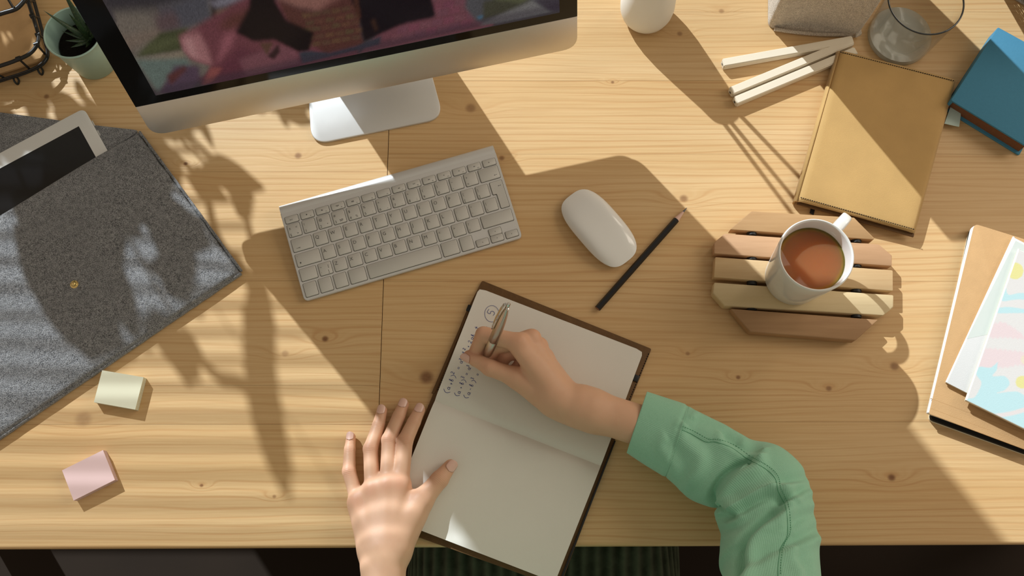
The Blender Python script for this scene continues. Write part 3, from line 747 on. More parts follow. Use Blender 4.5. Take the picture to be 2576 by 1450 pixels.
for z, r, w in ((.1405, .0030, .0013), (.1385, .0048, .0017), (.130, .0062, .0019), (.110, .0078, .0017), (.092, .0078, .0013), (.089, .0066, .0012), (.0885, .0076, .001)):
    c = ptip + pdn * z + cs * r; sec.append([b.verts.new(c + cw * w + cs * .0004), b.verts.new(c - cw * w + cs * .0004), b.verts.new(c - cw * w - cs * .0004), b.verts.new(c + cw * w - cs * .0004)])
for a, c in zip(sec, sec[1:]):
    for k in range(4): b.faces.new((a[k], a[(k + 1) % 4], c[(k + 1) % 4], c[k]))
b.faces.new(sec[0][::-1]); b.faces.new(sec[-1]); bm_obj('clip', b, M_STEEL, pen)

# ------------------------------------------------------------------ slatted trivet
tz = .020
def tc(x, y): return (1780 + x / 3.452, 480 + y / 3.452)
tcen = W(2020, 695)
trivet = thing('trivet', 'octagonal wooden trivet of five slats under the white mug', 'trivet', (tcen.x, tcen.y, 0))
SL = [[(385, 176), (1275, 232), (1453, 414), (1440, 425), (195, 336)], [(152, 371), (1490, 464), (1603, 560), (1603, 655), (57, 546), (57, 455), (80, 430)],
      [(66, 574), (1612, 690), (1613, 872), (54, 752)], [(58, 796), (1617, 906), (1617, 1012), (1527, 1084), (146, 1000), (46, 890)], [(200, 1024), (1486, 1120), (1285, 1302), (368, 1226)]]
def slatmat(i, c1, c2):
    q = NT('trivet_wood_%d' % i); p = q.pos(); mpn = q.n('ShaderNodeMapping'); q.l(p, mpn.inputs[0]); mpn.inputs['Rotation'].default_value = (0, 0, R(4)); mpn.inputs['Scale'].default_value = (14, 190, 60); mpn.inputs['Location'].default_value = (i * 3.1, i, 0)
    n1 = q.noise(mpn.outputs[0], 1.0, 4, .6); mp2 = q.n('ShaderNodeMapping'); q.l(p, mp2.inputs[0]); mp2.inputs['Scale'].default_value = (9, 40, 40); mp2.inputs['Location'].default_value = (i * 7.3, i, 0)
    n2 = q.noise(mp2.outputs[0], 1.0, 2, .5); f = q.math('MULTIPLY_ADD', n1, .9, q.math('MULTIPLY_ADD', n2, 1.1, -.55), clamp=True)
    q.l(q.mix(f, c1, c2), q.b.inputs['Base Color']); q.b.inputs['Roughness'].default_value = .6; q.b.inputs['Specular IOR Level'].default_value = .25
    q.bump(n1, .0006, .3); return q.m
TW = [((.50, .31, .15), (.36, .20, .085)), ((.56, .34, .19), (.42, .235, .12)), ((.64, .46, .25), (.50, .31, .15)), ((.66, .52, .31), (.56, .42, .22)), ((.44, .265, .135), (.30, .165, .08))]
for i, s in enumerate(SL): prism('slat', pxpoly([tc(*p) for p in s], tz)[::-1], .004, tz, slatmat(i, *TW[i]), trivet, .0016)
for px_ in (383, 1290):
    ys = [(0, 366), (1, 580), (2, 797), (3, 1016)]
    for k, y in ys:
        yy = y + (px_ - 383) * .071
        A, B = W(*tc(px_, yy - 22), .012), W(*tc(px_, yy + 26), .012)
        tube('spacer', [A, B], .0062, M_BLACK, trivet, 14)
    for k in range(5):
        y = 262 + k * 216 + (px_ - 383) * .071; p = W(*tc(px_, y), 0)
        lathe('rubber_foot', [(0, 0), (.0055, 0), (.005, .0045), (0, .0045)], p, M_BLACK, trivet, 16)

# ------------------------------------------------------------------ mug and tea
MHt = .100; MR = .0430
mb = W(2054, 641, tz + MHt); mb = Vector((mb.x, mb.y, tz + .0002))
mug = thing('mug', 'white ceramic mug of amber tea standing on the slatted trivet', 'mug', tuple(mb))
prof = [(0, .0), (.030, .0), (.0330, .0012), (.0345, .005), (.0375, .035), (.0405, .07), (MR - .0003, MHt - .003), (MR - .0008, MHt - .0006), (MR - .0018, MHt), (MR - .0030, MHt - .0008), (MR - .0036, MHt - .003), (.0370, .07), (.034, .035), (.0305, .009), (.027, .005), (0, .005)]
lathe('body', prof, mb, M_CERAMIC, mug, 96, 60)
ha = R(49); hd = Vector((math.cos(ha), math.sin(ha), 0)); hs = Vector((-hd.y, hd.x, 0))
hp = catmull([mb + hd * (r_) + Vector((0, 0, z_)) for r_, z_ in ((.0395, .084), (.049, .0885), (.060, .0880), (.0675, .080), (.0680, .066), (.063, .050), (.052, .038), (.0365, .033))], 8)
b = bmesh.new(); sec = []
for i, p in enumerate(hp):
    t = (hp[min(i + 1, len(hp) - 1)] - hp[max(i - 1, 0)]).normalized(); nn = hs.cross(t).normalized(); ringv = []
    for k in range(16):
        a = 2 * math.pi * k / 16; c, s_ = math.cos(a), math.sin(a)
        sg = lambda v, e: math.copysign(abs(v) ** e, v)
        ringv.append(b.verts.new(p + hs * sg(c, .6) * .0062 + nn * sg(s_, .6) * .0036))
    sec.append(ringv)
for a, c in zip(sec, sec[1:]):
    for k in range(16): b.faces.new((a[k], a[(k + 1) % 16], c[(k + 1) % 16], c[k]))
b.faces.new(sec[0][::-1]); b.faces.new(sec[-1]); bm_obj('handle', b, M_CERAMIC, mug, 60)
q = NT('amber_tea'); lw = q.n('ShaderNodeLayerWeight'); lw.inputs[0].default_value = .3
q.b.inputs['Subsurface Weight'].default_value = 1; q.b.inputs['Subsurface Radius'].default_value = (.04, .02, .008); q.b.inputs['Subsurface Scale'].default_value = 2.0; q.b.inputs['Roughness'].default_value = .04; q.b.inputs['Specular IOR Level'].default_value = .12
tg = q.n('ShaderNodeVectorMath', operation='DISTANCE'); q.l(q.pos(), tg.inputs[0]); tlev = .081
tg.inputs[1].default_value = (mb.x, mb.y, mb.z + tlev)
tf = q.n('ShaderNodeMapRange'); tf.inputs[1].default_value = .0325; tf.inputs[2].default_value = .0380; q.l(tg.outputs['Value'], tf.inputs[0])
q.l(q.mix(tf.outputs[0], (.33, .115, .045), (.52, .20, .02)), q.b.inputs['Base Color'])
tea = lathe('tea', [(0, .0), (.0265, .0), (.0335, .035), (.0374, tlev - .003), (.0377, tlev + .0004), (.0369, tlev), (0, tlev)], mb + Vector((0, 0, .0052)), q.m, None, 72, 50)
for v in tea.data.vertices:
    if v.co.z > mb.z + .03: v.co.z -= .0052
tag(tea, 'amber tea filling the white mug almost to its rim', 'tea')

# ------------------------------------------------------------------ tan leather notebook (closed)
ln_z = .017
tn = [W(2112, 126, ln_z), W(2406, 200, ln_z), W(2304, 585, ln_z), W(2005, 504, ln_z)]
tanb = thing('leather_notebook', 'closed tan leather notebook with a black ribbon and a pale mint tab', 'notebook', tuple(W(2205, 360).to_2d()) + (0,))
cen = sum((v for v in tn), Vector()) / 4
def shrink(P, d, dz=None): 
    c = sum((Vector(p[:2]) for p in P), Vector((0, 0))) / len(P); return [tuple(Vector(p[:2]) + (c - Vector(p[:2])).normalized() * d) for p in P]
tn2 = [(v.x, v.y) for v in tn]
b = bmesh.new(); nu, nv = 30, 36; top = []
for j in range(nv + 1):
    r_ = []
    for i in range(nu + 1):
        u, v = i / nu, j / nv; p = tn[0].lerp(tn[1], u).lerp(tn[3].lerp(tn[2], u), v)
        e = min(u, 1 - u) * .15; z = ln_z - .004 * math.exp(-u * nu * .0105 / .004) - .0025 * math.exp(-(1 - u) * .15 / .004) + .0002 * math.sin(u * 5 + v * 7) - .0012 * math.exp(-(1 - v) * .19 / .004) * (1 + .6 * math.sin(u * 9))
        r_.append(b.verts.new((p.x, p.y, z)))
    top.append(r_)
for j in range(nv):
    for i in range(nu): b.faces.new((top[j][i], top[j + 1][i], top[j + 1][i + 1], top[j][i + 1]))
tc_ = bm_obj('top_cover', b, M_LEATHER, tanb, 60); so = tc_.modifiers.new('solid', 'SOLIDIFY'); so.thickness = .0022; so.offset = -1
prism('bottom_cover', round_poly(shrink(tn2, .002), .003, 3), .0003, .0026, M_LEATHER, tanb, .0006)
prism('page_block', shrink(tn2, .006), .0026, .0120, M_PAPEREDGE, tanb, .0004)
b = bmesh.new(); sp = []
for k in range(9):      # rounded spine along the left edge
    a = math.pi / 2 + k / 8 * math.pi; d0 = (tn[1] - tn[0]); d0.z = 0; d0.normalize()
    off = d0 * (.0012 + math.cos(a) * .003); zz = .0075 + math.sin(a) * .0068
    sp.append([b.verts.new((tn[0].x + off.x, tn[0].y + off.y, zz)), b.verts.new((tn[3].x + off.x, tn[3].y + off.y, zz))])
for a, c in zip(sp, sp[1:]): b.faces.new((a[0], a[1], c[1], c[0]))
so_ = bm_obj('spine', b, M_LEATHER, tanb, 60); so = so_.modifiers.new('solid', 'SOLIDIFY'); so.thickness = .002; so.offset = 0
for (a, c) in (((2014, 497), (2302, 578)), ((2114, 131), (2402, 204))): stitches('stitching', a, c, .0173, .0028, M_THREAD, tanb, .62, .0004)
prism('hem', pxpoly([(2006, 506), (2300, 588), (2298, 597), (2004, 514)], .010), .0082, .0105, M_LEATHER_DK, tanb, .0004)
prism('ribbon', pxpoly([(2046, 500), (2056, 503), (2047, 541), (2037, 536)], .003), .0020, .0030, M_BLACK, tanb)
prism('mint_tab', round_poly(pxpoly([(2395, 258), (2416, 272), (2417, 290), (2413, 319), (2376, 311)], .008), [0, .003, .004, .001, 0], 4), .0072, .0080, mat('mint_card', (.52, .64, .58), .7, 0, .2, .02), tanb)

# ------------------------------------------------------------------ blue hardback book
bz = .027
bk_ = [W(2511, 68, bz), W(2700, 172, bz), W(2588, 372, bz), W(2392, 252, bz)]
blue = thing('hardback_book', 'blue cloth hardback book at the right edge beside the glass tumbler', 'book', tuple(W(2520, 240).to_2d()) + (0,))
M_BLUE = mat('blue_book_cloth', (.062, .225, .345), .75, 0, .25, .06, 300, .25, 1800)
bp = [(v.x, v.y) for v in bk_]
prism('top_cover', round_poly(bp, .0015, 2), bz - .003, bz, M_BLUE, blue, .0009)
prism('bottom_cover', round_poly(bp, .0015, 2), .0003, .0033, M_BLUE, blue, .0009)
prism('page_block', shrink(bp, .005), .0033, bz - .003, mat('brown_page_edges', (.20, .09, .045), .9, 0, .1, .2, 400), blue)
d0 = (bk_[1] - bk_[0]).normalized(); sa = Vector(bp[0]).lerp(Vector(bp[3]), .0); sb = Vector(bp[3])
prism('spine', [(sa.x, sa.y), (sb.x, sb.y), (sb.x + d0.x * .004, sb.y + d0.y * .004), (sa.x + d0.x * .004, sa.y + d0.y * .004)], .0005, bz - .0003, M_BLUE, blue, .0012)

# ------------------------------------------------------------------ notebooks at the right edge
def nbpoly(p, h): return pxpoly(p, h)
stk = W(2480, 850)
A_ = thing('black_page_notebook', 'cream covered notebook with black pages at the bottom of the right-hand pile', 'notebook', (stk.x, stk.y, 0))
A_p = [(2441, 575), (2700, 655), (2600, 1152), (2338, 1058)]
ap = round_poly(nbpoly(A_p, .006), [.004, 0, 0, .006], 5)
prism('bottom_cover', ap, .0003, .0022, M_CREAMCARD, A_, .0006)
prism('page_block', shrink(ap, .0012), .0022, .0078, mat('black_paper', (.012, .012, .012), .8, 0, .2, 0), A_)
B_ = thing('kraft_notebook', 'kraft card notebook with white page edges under the two pale notebooks', 'notebook', (stk.x, stk.y, .008))
B_p = [(2452, 563), (2700, 640), (2600, 1140), (2337, 1042)]
bp_ = round_poly(nbpoly(B_p, .0175), [.006, 0, 0, .002], 5); bpp = nbpoly([(2446, 566), (2700, 640), (2596, 1134), (2333, 1040)], .013)
prism('page_block', round_poly(bpp, [.007, 0, 0, .002], 5), .0080, .0160, M_WHITEPAPER, B_, .001)
prism('cover', bp_, .0160, .0176, M_KRAFT, B_, .0005)
for sgn, yy in ((0, 1028), (1, 1003)):
    A1, B1 = W(2341, yy, .0176), W(2600, yy + 96, .0176)
    tube('fold_line', [A1 - Vector((0, 0, .0003)), B1 - Vector((0, 0, .0003))], .0004, mat('kraft_card_crease', (.47, .28, .125), .9, 0, .1, 0), B_, 6)
C_ = thing('pale_notebook', 'plain pale grey textured notebook sandwiched between kraft and pastel patterned notebooks', 'notebook', (stk.x + .03, stk.y, .018))
C_p = [(2550, 597), (2750, 700), (2640, 1095), (2381, 963)]
c2 = nbpoly(C_p, .0235)
M_WHITEEDGE = mat('white_spine', (.80, .79, .74), .7, 0, .2, .02)
prism('page_block', shrink(c2, .0012), .0178, .0220, M_CREAMCARD, C_)
q = NT('pale_leatherette'); q.b.inputs['Base Color'].default_value = (.64, .635, .62, 1); q.b.inputs['Roughness'].default_value = .55
vor = q.n('ShaderNodeTexVoronoi'); vor.inputs['Scale'].default_value = 800; q.l(q.pos(), vor.inputs['Vector']); q.bump(vor.outputs['Distance'], .0004, .16)
prism('cover', c2, .0220, .0235, q.m, C_, .0006)
prism('printed_band', pxpoly([(2555, 606), (2740, 700), (2700, 808), (2560, 826), (2432, 853)], .0236), .0234, .0236, mat('pale_mint_print', (.60, .65, .615), .55, 0, .3, .01), C_)
tube('spine', [W(2550, 597, .0222), W(2381, 963, .0222)], .0014, M_WHITEEDGE, C_)
D_ = thing('pastel_notebook', 'notebook with pastel blue, pink and yellow printed cover on top of the pile', 'notebook', (stk.x + .05, stk.y, .024))
zd = .031; D_p = [(2563, 628), (2760, 720), (2690, 1135), (2431, 1008)]
d2 = nbpoly(D_p, zd)
prism('page_block', shrink(d2, .0012), .0237, .0296, M_CREAMCARD, D_)
prism('cover', d2, .0296, zd, M_WHITEEDGE, D_, .0006)
tube('spine', [W(2563, 628, .0296), W(2431, 1008, .0296)], .0016, M_WHITEEDGE, D_)
# printed pattern, on a fine grid just on the cover
dq = [Vector((*p, zd + .00015)) for p in d2]; nx, ny = 200, 300
uu = np.linspace(.004, .996, nx)[None, :, None]; vv = np.linspace(.003, .997, ny)[:, None, None]
qa = [np.array(v)[None, None] for v in dq]
pts = (qa[0] * (1 - uu) + qa[1] * uu) * (1 - vv) + (qa[3] * (1 - uu) + qa[2] * uu) * vv
sp_ = proj_np(pts.reshape(-1, 3)).reshape(ny, nx, 2); PX, PY = sp_[..., 0], sp_[..., 1]
cols = np.zeros((ny, nx, 3)); cols[:] = (.66, .645, .63)
def smooth_poly(p): return [tuple(v[:2]) for v in catmull([Vector((a, c, 0)) for a, c in p + [p[0]]], 6)][:-1]
def paintp(poly, c, a=1., soft=1, wob=0.0):
    X_, Y_ = PX, PY
    m = inpoly(X_ + wob * np.sin(Y_ * .7) * 2, Y_ + wob * (np.sin(X_ * .5) * 2 + np.sin(X_ * 1.3)), smooth_poly(poly)).astype(float)
    if soft: m = blur2(m[..., None], soft)[..., 0]
    cols[:] = cols * (1 - m[..., None] * a) + np.array(c) * m[..., None] * a
def disc(cx, cy, r): return [(cx + r * math.cos(k / 10 * 2 * math.pi), cy + r * math.sin(k / 10 * 2 * math.pi)) for k in range(10)]
BL, PK, YL = (.46, .66, .69), (.70, .56, .575), (.68, .64, .28)
paintp(disc(2554, 682, 21), YL)
paintp([(2530, 722), (2538, 742), (2580, 738), (2700, 760), (2700, 790), (2580, 755), (2520, 757)], BL, 1, 1)
paintp([(2512, 775), (2540, 773), (2600, 782), (2700, 800), (2700, 815), (2600, 790), (2507, 788)], BL, 1, 1)
paintp([(2498, 815), (2525, 812), (2560, 832), (2577, 852), (2530, 850), (2488, 848)], PK, .8, 2, 1)
paintp([(2480, 876), (2520, 880), (2600, 890), (2720, 920), (2720, 950), (2580, 920), (2530, 925), (2462, 924)], PK, .8, 2, 1)
paintp([(2510, 911), (2507, 932), (2497, 947), (2527, 947), (2540, 965), (2527, 982), (2507, 990), (2560, 986), (2590, 1010), (2620, 1040), (2640, 1130), (2560, 1075), (2430, 1012), (2452, 1000), (2466, 975), (2468, 960), (2456, 942), (2463, 924), (2492, 925)], BL, 1, 1)
paintp([(2500, 1042), (2540, 1036), (2600, 1020), (2600, 1030), (2545, 1046), (2510, 1050)], (.67, .62, .61), 1, 1)
paintp(disc(2571, 962, 16), YL); paintp(disc(2580, 905, 12), (.70, .63, .5))
M_PRINT = attr_material('printed_leatherette', 'col', .55, .35, 0, 0)
vo = M_PRINT.node_tree.nodes.new('ShaderNodeTexVoronoi'); vo.inputs['Scale'].default_value = 800; ge = M_PRINT.node_tree.nodes.new('ShaderNodeNewGeometry')
M_PRINT.node_tree.links.new(ge.outputs['Position'], vo.inputs['Vector']); bn = M_PRINT.node_tree.nodes.new('ShaderNodeBump'); bn.inputs['Distance'].default_value = .0004; bn.inputs['Strength'].default_value = .16
M_PRINT.node_tree.links.new(vo.outputs['Distance'], bn.inputs['Height']); M_PRINT.node_tree.links.new(bn.outputs[0], M_PRINT.node_tree.nodes['Principled BSDF'].inputs['Normal'])
grid_mesh('printed_pattern', pts[::-1], cols[::-1], M_PRINT, D_)

# ------------------------------------------------------------------ sticky note pads
def pad(name, pts, h, c, label):
    p = pxpoly(pts, h); t = thing(name, label, 'sticky notes', (sum(a.x for a in p) / 4, sum(a.y for a in p) / 4, 0))
    cen = Vector((sum(a.x for a in p) / 4, sum(a.y for a in p) / 4))
    m = mat(name + '_paper', c, .8, 0, .15, .02); m2 = mat(name + '_edge', tuple(v * .9 for v in c), .9, 0, .1, .3, 900)
    prism('sheets', p[::-1], .0002, h - .0004, m2, t); prism('top_sheet', p[::-1], h - .0004, h, m, t)
pad('yellow_note_pad', [(257, 932), (361, 949.5), (340, 1031), (236, 1012.5)], .0105, (.70, .665, .49), 'pale yellow sticky note pad beside the grey felt sleeve')
pad('pink_note_pad', [(156, 1184), (259, 1133), (289, 1208), (185, 1260)], .0105, (.70, .49, .46), 'pale pink sticky note pad nearest the desk edge')

# ------------------------------------------------------------------ felt sleeve with tablet
slv = thing('felt_sleeve', 'grey felt tablet sleeve with a brass stud, holding a white tablet', 'sleeve', tuple(W(200, 700).to_2d()) + (0,))
fz0, fz1 = .006, .0155
BRc, TRc = (603, 683), (346, 332); BLc, TLc = (-60, 1136), (-317, 785)
def felt_panel(name, pts, z0, z1, sub=5, wob=.0012, par=slv):
    b = prism_bm(pts, z0, z1, .0015, 2); return bm_obj(name, b, M_FELT, par, 60)
back = [BRc, TRc, (-317, 770), (-60, 1136)]
felt_panel('back_panel', round_poly(pxpoly(back, .004), .003, 3)[::-1], .0004, .0045)
flp = [(352, 328), (262, 318), (-20, 280), (-340, 520), (-317, 785)]
felt_panel('flap', round_poly(pxpoly(flp, .006), .003, 3)[::-1], .0030, .0068)
# front panel: a soft sheet draped over the tablet
fp = [W(347, 333, .0125), W(603, 684, .0125), W(-60, 1137, .0125), W(-330, 746, .0125)]
fe = [(347, 333), (0, 548)]
nu, nv = 60, 70; b = bmesh.new(); top = []
for j in range(nv + 1):
    r_ = []
    for i in range(nu + 1):
        u, v = i / nu, j / nv      # u from the opening to the closed end, v along it
        p = fp[0].lerp(fp[1], u).lerp(fp[3].lerp(fp[2], u), v)
        edge = min(1 - u, v, 1 - v) 
        z = .0080 + .0065 * (1 - math.exp(-min(v, 1 - u + .02) * .22 / .018)) + .0007 * math.sin(u * 7 + v * 4) * math.sin(v * 9)
        d = min((1 - u) * .215, v * .33); 
        if d < .004: z -= .003 * (1 - d / .004) ** 2
        jit = .0009 * random.uniform(-1, 1) if (i == nu or j == 0) else 0
        r_.append(b.verts.new((p.x + jit, p.y + jit, z)))
    top.append(r_)
for j in range(nv):
    for i in range(nu): b.faces.new((top[j][i], top[j][i + 1], top[j + 1][i + 1], top[j + 1][i]))
fpo = bm_obj('front_panel', b, M_FELT, slv, 70); so = fpo.modifiers.new('solid', 'SOLIDIFY'); so.thickness = .0045; so.offset = -1
if fpo.data.polygons[0].normal.z < 0: fpo.data.flip_normals()
# closed edge hem and side hem
def hem(name, A, B, z0, z1):
    d = (Vector(B) - Vector(A)).normalized(); n_ = Vector((-d.y, d.x))
    pts_ = [Vector(A).lerp(Vector(B), i / 40) for i in range(41)]
    L = [W(*(p + n_ * random.uniform(-1.5, .5)), z1).to_2d() for p in pts_]; R_ = [W(*(p - n_ * 7 + n_ * random.uniform(-.5, .5)), z1).to_2d() for p in pts_]
    return bm_obj(name, prism_bm([tuple(v) for v in L + R_[::-1]], z0, z1, .001, 2), M_FELT, slv, 60)
hem('hem', (603, 683), (-60, 1136), .0010, .0074)
hem('hem', (346, 332), (603, 683), .0010, .0070)
sc_ = W(187, 716, .0150)
lathe('stud', [(0, .0), (.0050, .0), (.0050, .0010), (.0036, .0013), (.0030, .0018), (.0030, .0034), (.0022, .0046), (.0010, .0050), (0, .0051)], (sc_.x, sc_.y, .0143), M_GOLD, slv, 28, 50)
# tablet
tzt = .0098; tt = [W(206, 279, tzt), W(258 + 78, 391 + 168, tzt), None, None]
ex_t = (W(0, 387, tzt) - W(200, 280, tzt)); ex_t.normalize(); ey_t = Vector((-ex_t.y, ex_t.x, 0)); 
if ey_t.y > 0: ey_t = -ey_t
t0 = W(211, 272, tzt)
tab = thing('tablet', 'white tablet with a dark screen sliding out of the felt sleeve', 'tablet', (t0.x + ex_t.x * .1, t0.y + ey_t.y * .08, .007))
def tp2(a, c): q_ = t0 + ex_t * a + ey_t * c; return (q_.x, q_.y)
TWd, TDp = .240, .150
body = round_poly([tp2(0, 0), tp2(TWd, 0), tp2(TWd, TDp), tp2(0, TDp)], .009, 8)
prism('back_shell', shrink(body, .0006), .0050, tzt - .0012, M_ALU2, tab, .001)
prism('front_glass', body, tzt - .0012, tzt, mat('white_bezel_glass', (.74, .73, .70), .25, 0, .5, .01), tab, .0005)
ins = .0165
prism('screen', [tp2(ins, .0195), tp2(TWd - ins, .0195), tp2(TWd - ins, TDp - .01), tp2(ins, TDp - .01)], tzt - .0003, tzt + .0001, mat('dark_tablet_screen', (.006, .006, .007), .06, 0, .5, 0), tab)
for k in (.02, .036): 
    a_ = t0 + ey_t * k; tube('side_button', [Vector((a_.x, a_.y, tzt - .003)) - ex_t * .0006, Vector((a_.x, a_.y, tzt - .003)) - ex_t * .0006 + ey_t * .008], .0008, M_ALU2, tab)

# ------------------------------------------------------------------ glass tumbler
gb = W(2257, 103, .001); grim = W(2330, -4, .090); gb = Vector(((gb.x + grim.x) / 2, (gb.y + grim.y) / 2, .0003))
glass = thing('glass_tumbler', 'clear glass tumbler with a thick base beside the oatmeal felt organiser', 'glass', tuple(gb))
GH = .092
lathe('wall', [(.0415, .006), (.0425, .02), (.0470, GH)], gb, thin_glass('tumbler_glass', (.955, .96, .95), 1.0), glass, 96, 60)
lathe('inner_wall', [(.0400, .010), (.0410, .02), (.0455, GH)], gb, thin_glass('tumbler_inner_glass', (.98, .98, .975), .5), glass, 96, 60)
q = NT('thick_glass_base'); q.b.inputs['Roughness'].default_value = .12
n_ = q.noise(q.pos(), 16, 2, .5); q.b.inputs['Base Color'].default_value = (.60, .61, .56, 1); q.bump(n_, .03, .6)
tr_ = q.n('ShaderNodeBsdfTransparent'); tr_.inputs[0].default_value = (.88, .90, .86, 1); mx_ = q.n('ShaderNodeMixShader')
q.l(q.math('MULTIPLY_ADD', n_, 1.2, -.15, clamp=True), mx_.inputs[0]); q.l(tr_.outputs[0], mx_.inputs[1]); q.l(q.b.outputs[0], mx_.inputs[2]); q.l(mx_.outputs[0], q.out.inputs[0])
lathe('base', [(0, 0), (.038, 0), (.0412, .003), (.0415, .0065), (.040, .0098), (.030, .0088), (0, .0074)], gb, q.m, glass, 72, 50)
rp = [gb + Vector((.04625 * math.cos(a), .04625 * math.sin(a), GH)) for a in np.linspace(0, 2 * math.pi, 97)[:-1]]
tube('rim', rp, .0011, mat('dark_glass_rim', (.012, .016, .017), .05, 0, .6, 0), glass, 10, True)

# ------------------------------------------------------------------ felt organiser (tall open felt box)
po = [W(1931, 78), W(2158, 93)]; fx = (po[1] - po[0]).normalized(); fy = Vector((-fx.y, fx.x, 0)); fwid = (po[1] - po[0]).length
pch = thing('felt_organiser', 'tall oatmeal felt box standing behind the cream pencils, cut by the top edge', 'organiser', tuple(po[0] + fx * fwid / 2 + fy * .06))
PHt = .240; PD = .180
def felt_ring(s, z, bulge=0.0, n=14):
    c = [(-.004 * s, .004 - .006 * s), (fwid + .001 * s, .0 - .004 * s), (fwid + .006 * s, PD + .006 * s), (-.008 * s, PD + .006 * s)]
    rp_ = round_poly(c, .010, 4); out = []
    P = [Vector(p) for p in rp_]; tot = 0
    for i in range(len(P)):
        a, c_ = P[i], P[(i + 1) % len(P)]; k = max(1, int((c_ - a).length / .008))
        for j in range(k):
            p = a.lerp(c_, j / k); w = .0035 * math.sin(p.x * 34 + z * 9) * math.sin(p.y * 30 + z * 17 + 1) + bulge * math.sin(max(0, min(1, p.x / fwid)) * math.pi) * (-1 if p.y < PD / 2 else 1)
            out.append(po[0] + fx * p.x + fy * (p.y + w) + Vector((0, 0, z)))
    return out
zs = [0.001, .006, .02, .05, .09, .14, .19, PHt]; b = bmesh.new(); rg = []
for z in zs: rg.append([b.verts.new(v) for v in felt_ring(z / PHt, z, -.004 if z > .004 else .004)])
m_ = min(len(r) for r in rg)
for a, c in zip(rg, rg[1:]):
    n1 = len(a); n2 = len(c)
    if n1 == n2:
        for k in range(n1): b.faces.new((a[k], a[(k + 1) % n1], c[(k + 1) % n2], c[k]))
    else:
        bmesh.ops.bridge_loops(b, edges=[b.edges.get((a[k], a[(k + 1) % n1])) or b.edges.new((a[k], a[(k + 1) % n1])) for k in range(n1)] + [b.edges.get((c[k], c[(k + 1) % n2])) or b.edges.new((c[k], c[(k + 1) % n2])) for k in range(n2)])
b.faces.new(rg[0][::-1]); fo = bm_obj('felt_wall', b, M_FELT2, pch, 80); so = fo.modifiers.new('solid', 'SOLIDIFY'); so.thickness = .004; so.offset = -1
A_ = po[0] + fx * .002 + fy * .001; tube('bottom_seam', [A_ + fx * fwid * t + fy * (.001 - .004 * math.sin(t * math.pi)) + Vector((0, 0, .0035)) for t in np.linspace(.05, .98, 12)], .0026, M_FELT2, pch, 8)
prism('felt_tab', pxpoly([(2152, 60), (2166, 66), (2170, 84), (2154, 92)], .012), .006, .012, M_FELT2, pch, .002)

# ------------------------------------------------------------------ white vase with three reeds
vb = W(1622, 40, 0)
vase = thing('bud_vase', 'small matte white vase holding thin reeds, cut by the top edge', 'vase', tuple(vb))
lathe('body', [(0, 0), (.0235, 0), (.0270, .0015), (.0315, .009), (.0345, .019), (.0355, .030), (.0345, .045), (.0310, .065), (.0270, .085), (.0240, .100), (.0228, .110), (.0222, .1125), (.0205, .1128), (.0200, .110), (.0215, .095), (.030, .05), (.028, .012), (0, .008)], vb, M_MATTEWHITE, vase, 80, 60)
for n_i, (sx, sy, lab) in enumerate(((2006, 540, 'longest thin reed in the white vase'), (2021, 512, 'middle thin reed in the white vase'), (2027, 447, 'thin reed with a small bud in the white vase'))):
    s = W(sx, sy, .012); along = (s - vb).dot(SD); hh_ = (along) / COT; lat = (s - vb) - SD * along; lat.z = 0
    top = Vector((vb.x, vb.y, hh_)) + lat; bot = vb + Vector((0, 0, .012)) + SD * (n_i - 1) * .009 + lat.normalized() * .002
    r_ = thing('reed', lab, 'reed', tuple(bot))
    tube('stem', [bot, top], [.0030, .0027], mat('pale_reed', (.55, .43, .26), .7), r_, 8)
    if n_i == 2:
        bmx = lathe_bm([(0, -.005), (.0028, -.003), (.0036, 0), (.0026, .004), (0, .0065)], top, 14); bm_obj('bud', bmx, mat('dry_bud', (.42, .30, .16), .8), r_)

# ------------------------------------------------------------------ cream pencils
M_CREAMPAINT = mat('cream_lacquer', (.80, .71, .56), .4, 0, .4, .02)
def cream_pencil(a, c, za, zc_, lab, r=.0062, rot=0.0):
    A, C = W(*a, za), W(*c, zc_); d = (C - A); L = d.length; d.normalize()
    t = thing('cream_pencil', lab, 'pencil', (A.x, A.y, 0), 'thick cream pencils')
    s = d.cross(Vector((0, 0, 1))).normalized(); u = s.cross(d).normalized()
    def ring(bm, o, rr): return [bm.verts.new(o + (s * math.cos(rot + k * math.pi / 2) + u * math.sin(rot + k * math.pi / 2)) * rr) for k in range(4)]
    b = bmesh.new(); r0, r1 = ring(b, A, r), ring(b, C, r)
    for k in range(4): b.faces.new((r0[k], r0[(k + 1) % 4], r1[(k + 1) % 4], r1[k]))
    b.faces.new(r0[::-1]); b.faces.new(r1)
    bmesh.ops.bevel(b, geom=[e for e in b.edges], offset=.0012, segments=3, affect='EDGES'); bm_obj('barrel', b, M_CREAMPAINT, t, 30)
    bm_obj('lead', tube_bm([A - d * .0003, A + d * .002], .0017, 10), mat('dark_lead', (.05, .045, .045), .5), t)
ph = .0056
cream_pencil((1817, 162), (2143, 104), .0063, .0063, 'topmost cream pencil lying apart from the touching pair', .0080, R(45))
cream_pencil((1837, 233), (2142, 107), .0063, .0063, 'upper pencil of the touching cream pair', .0078, R(45))
cream_pencil((1848, 257), (2151, 131), .0063, .0063, 'lower pencil of the touching cream pair, by the leather notebook corner', .0078, R(45))

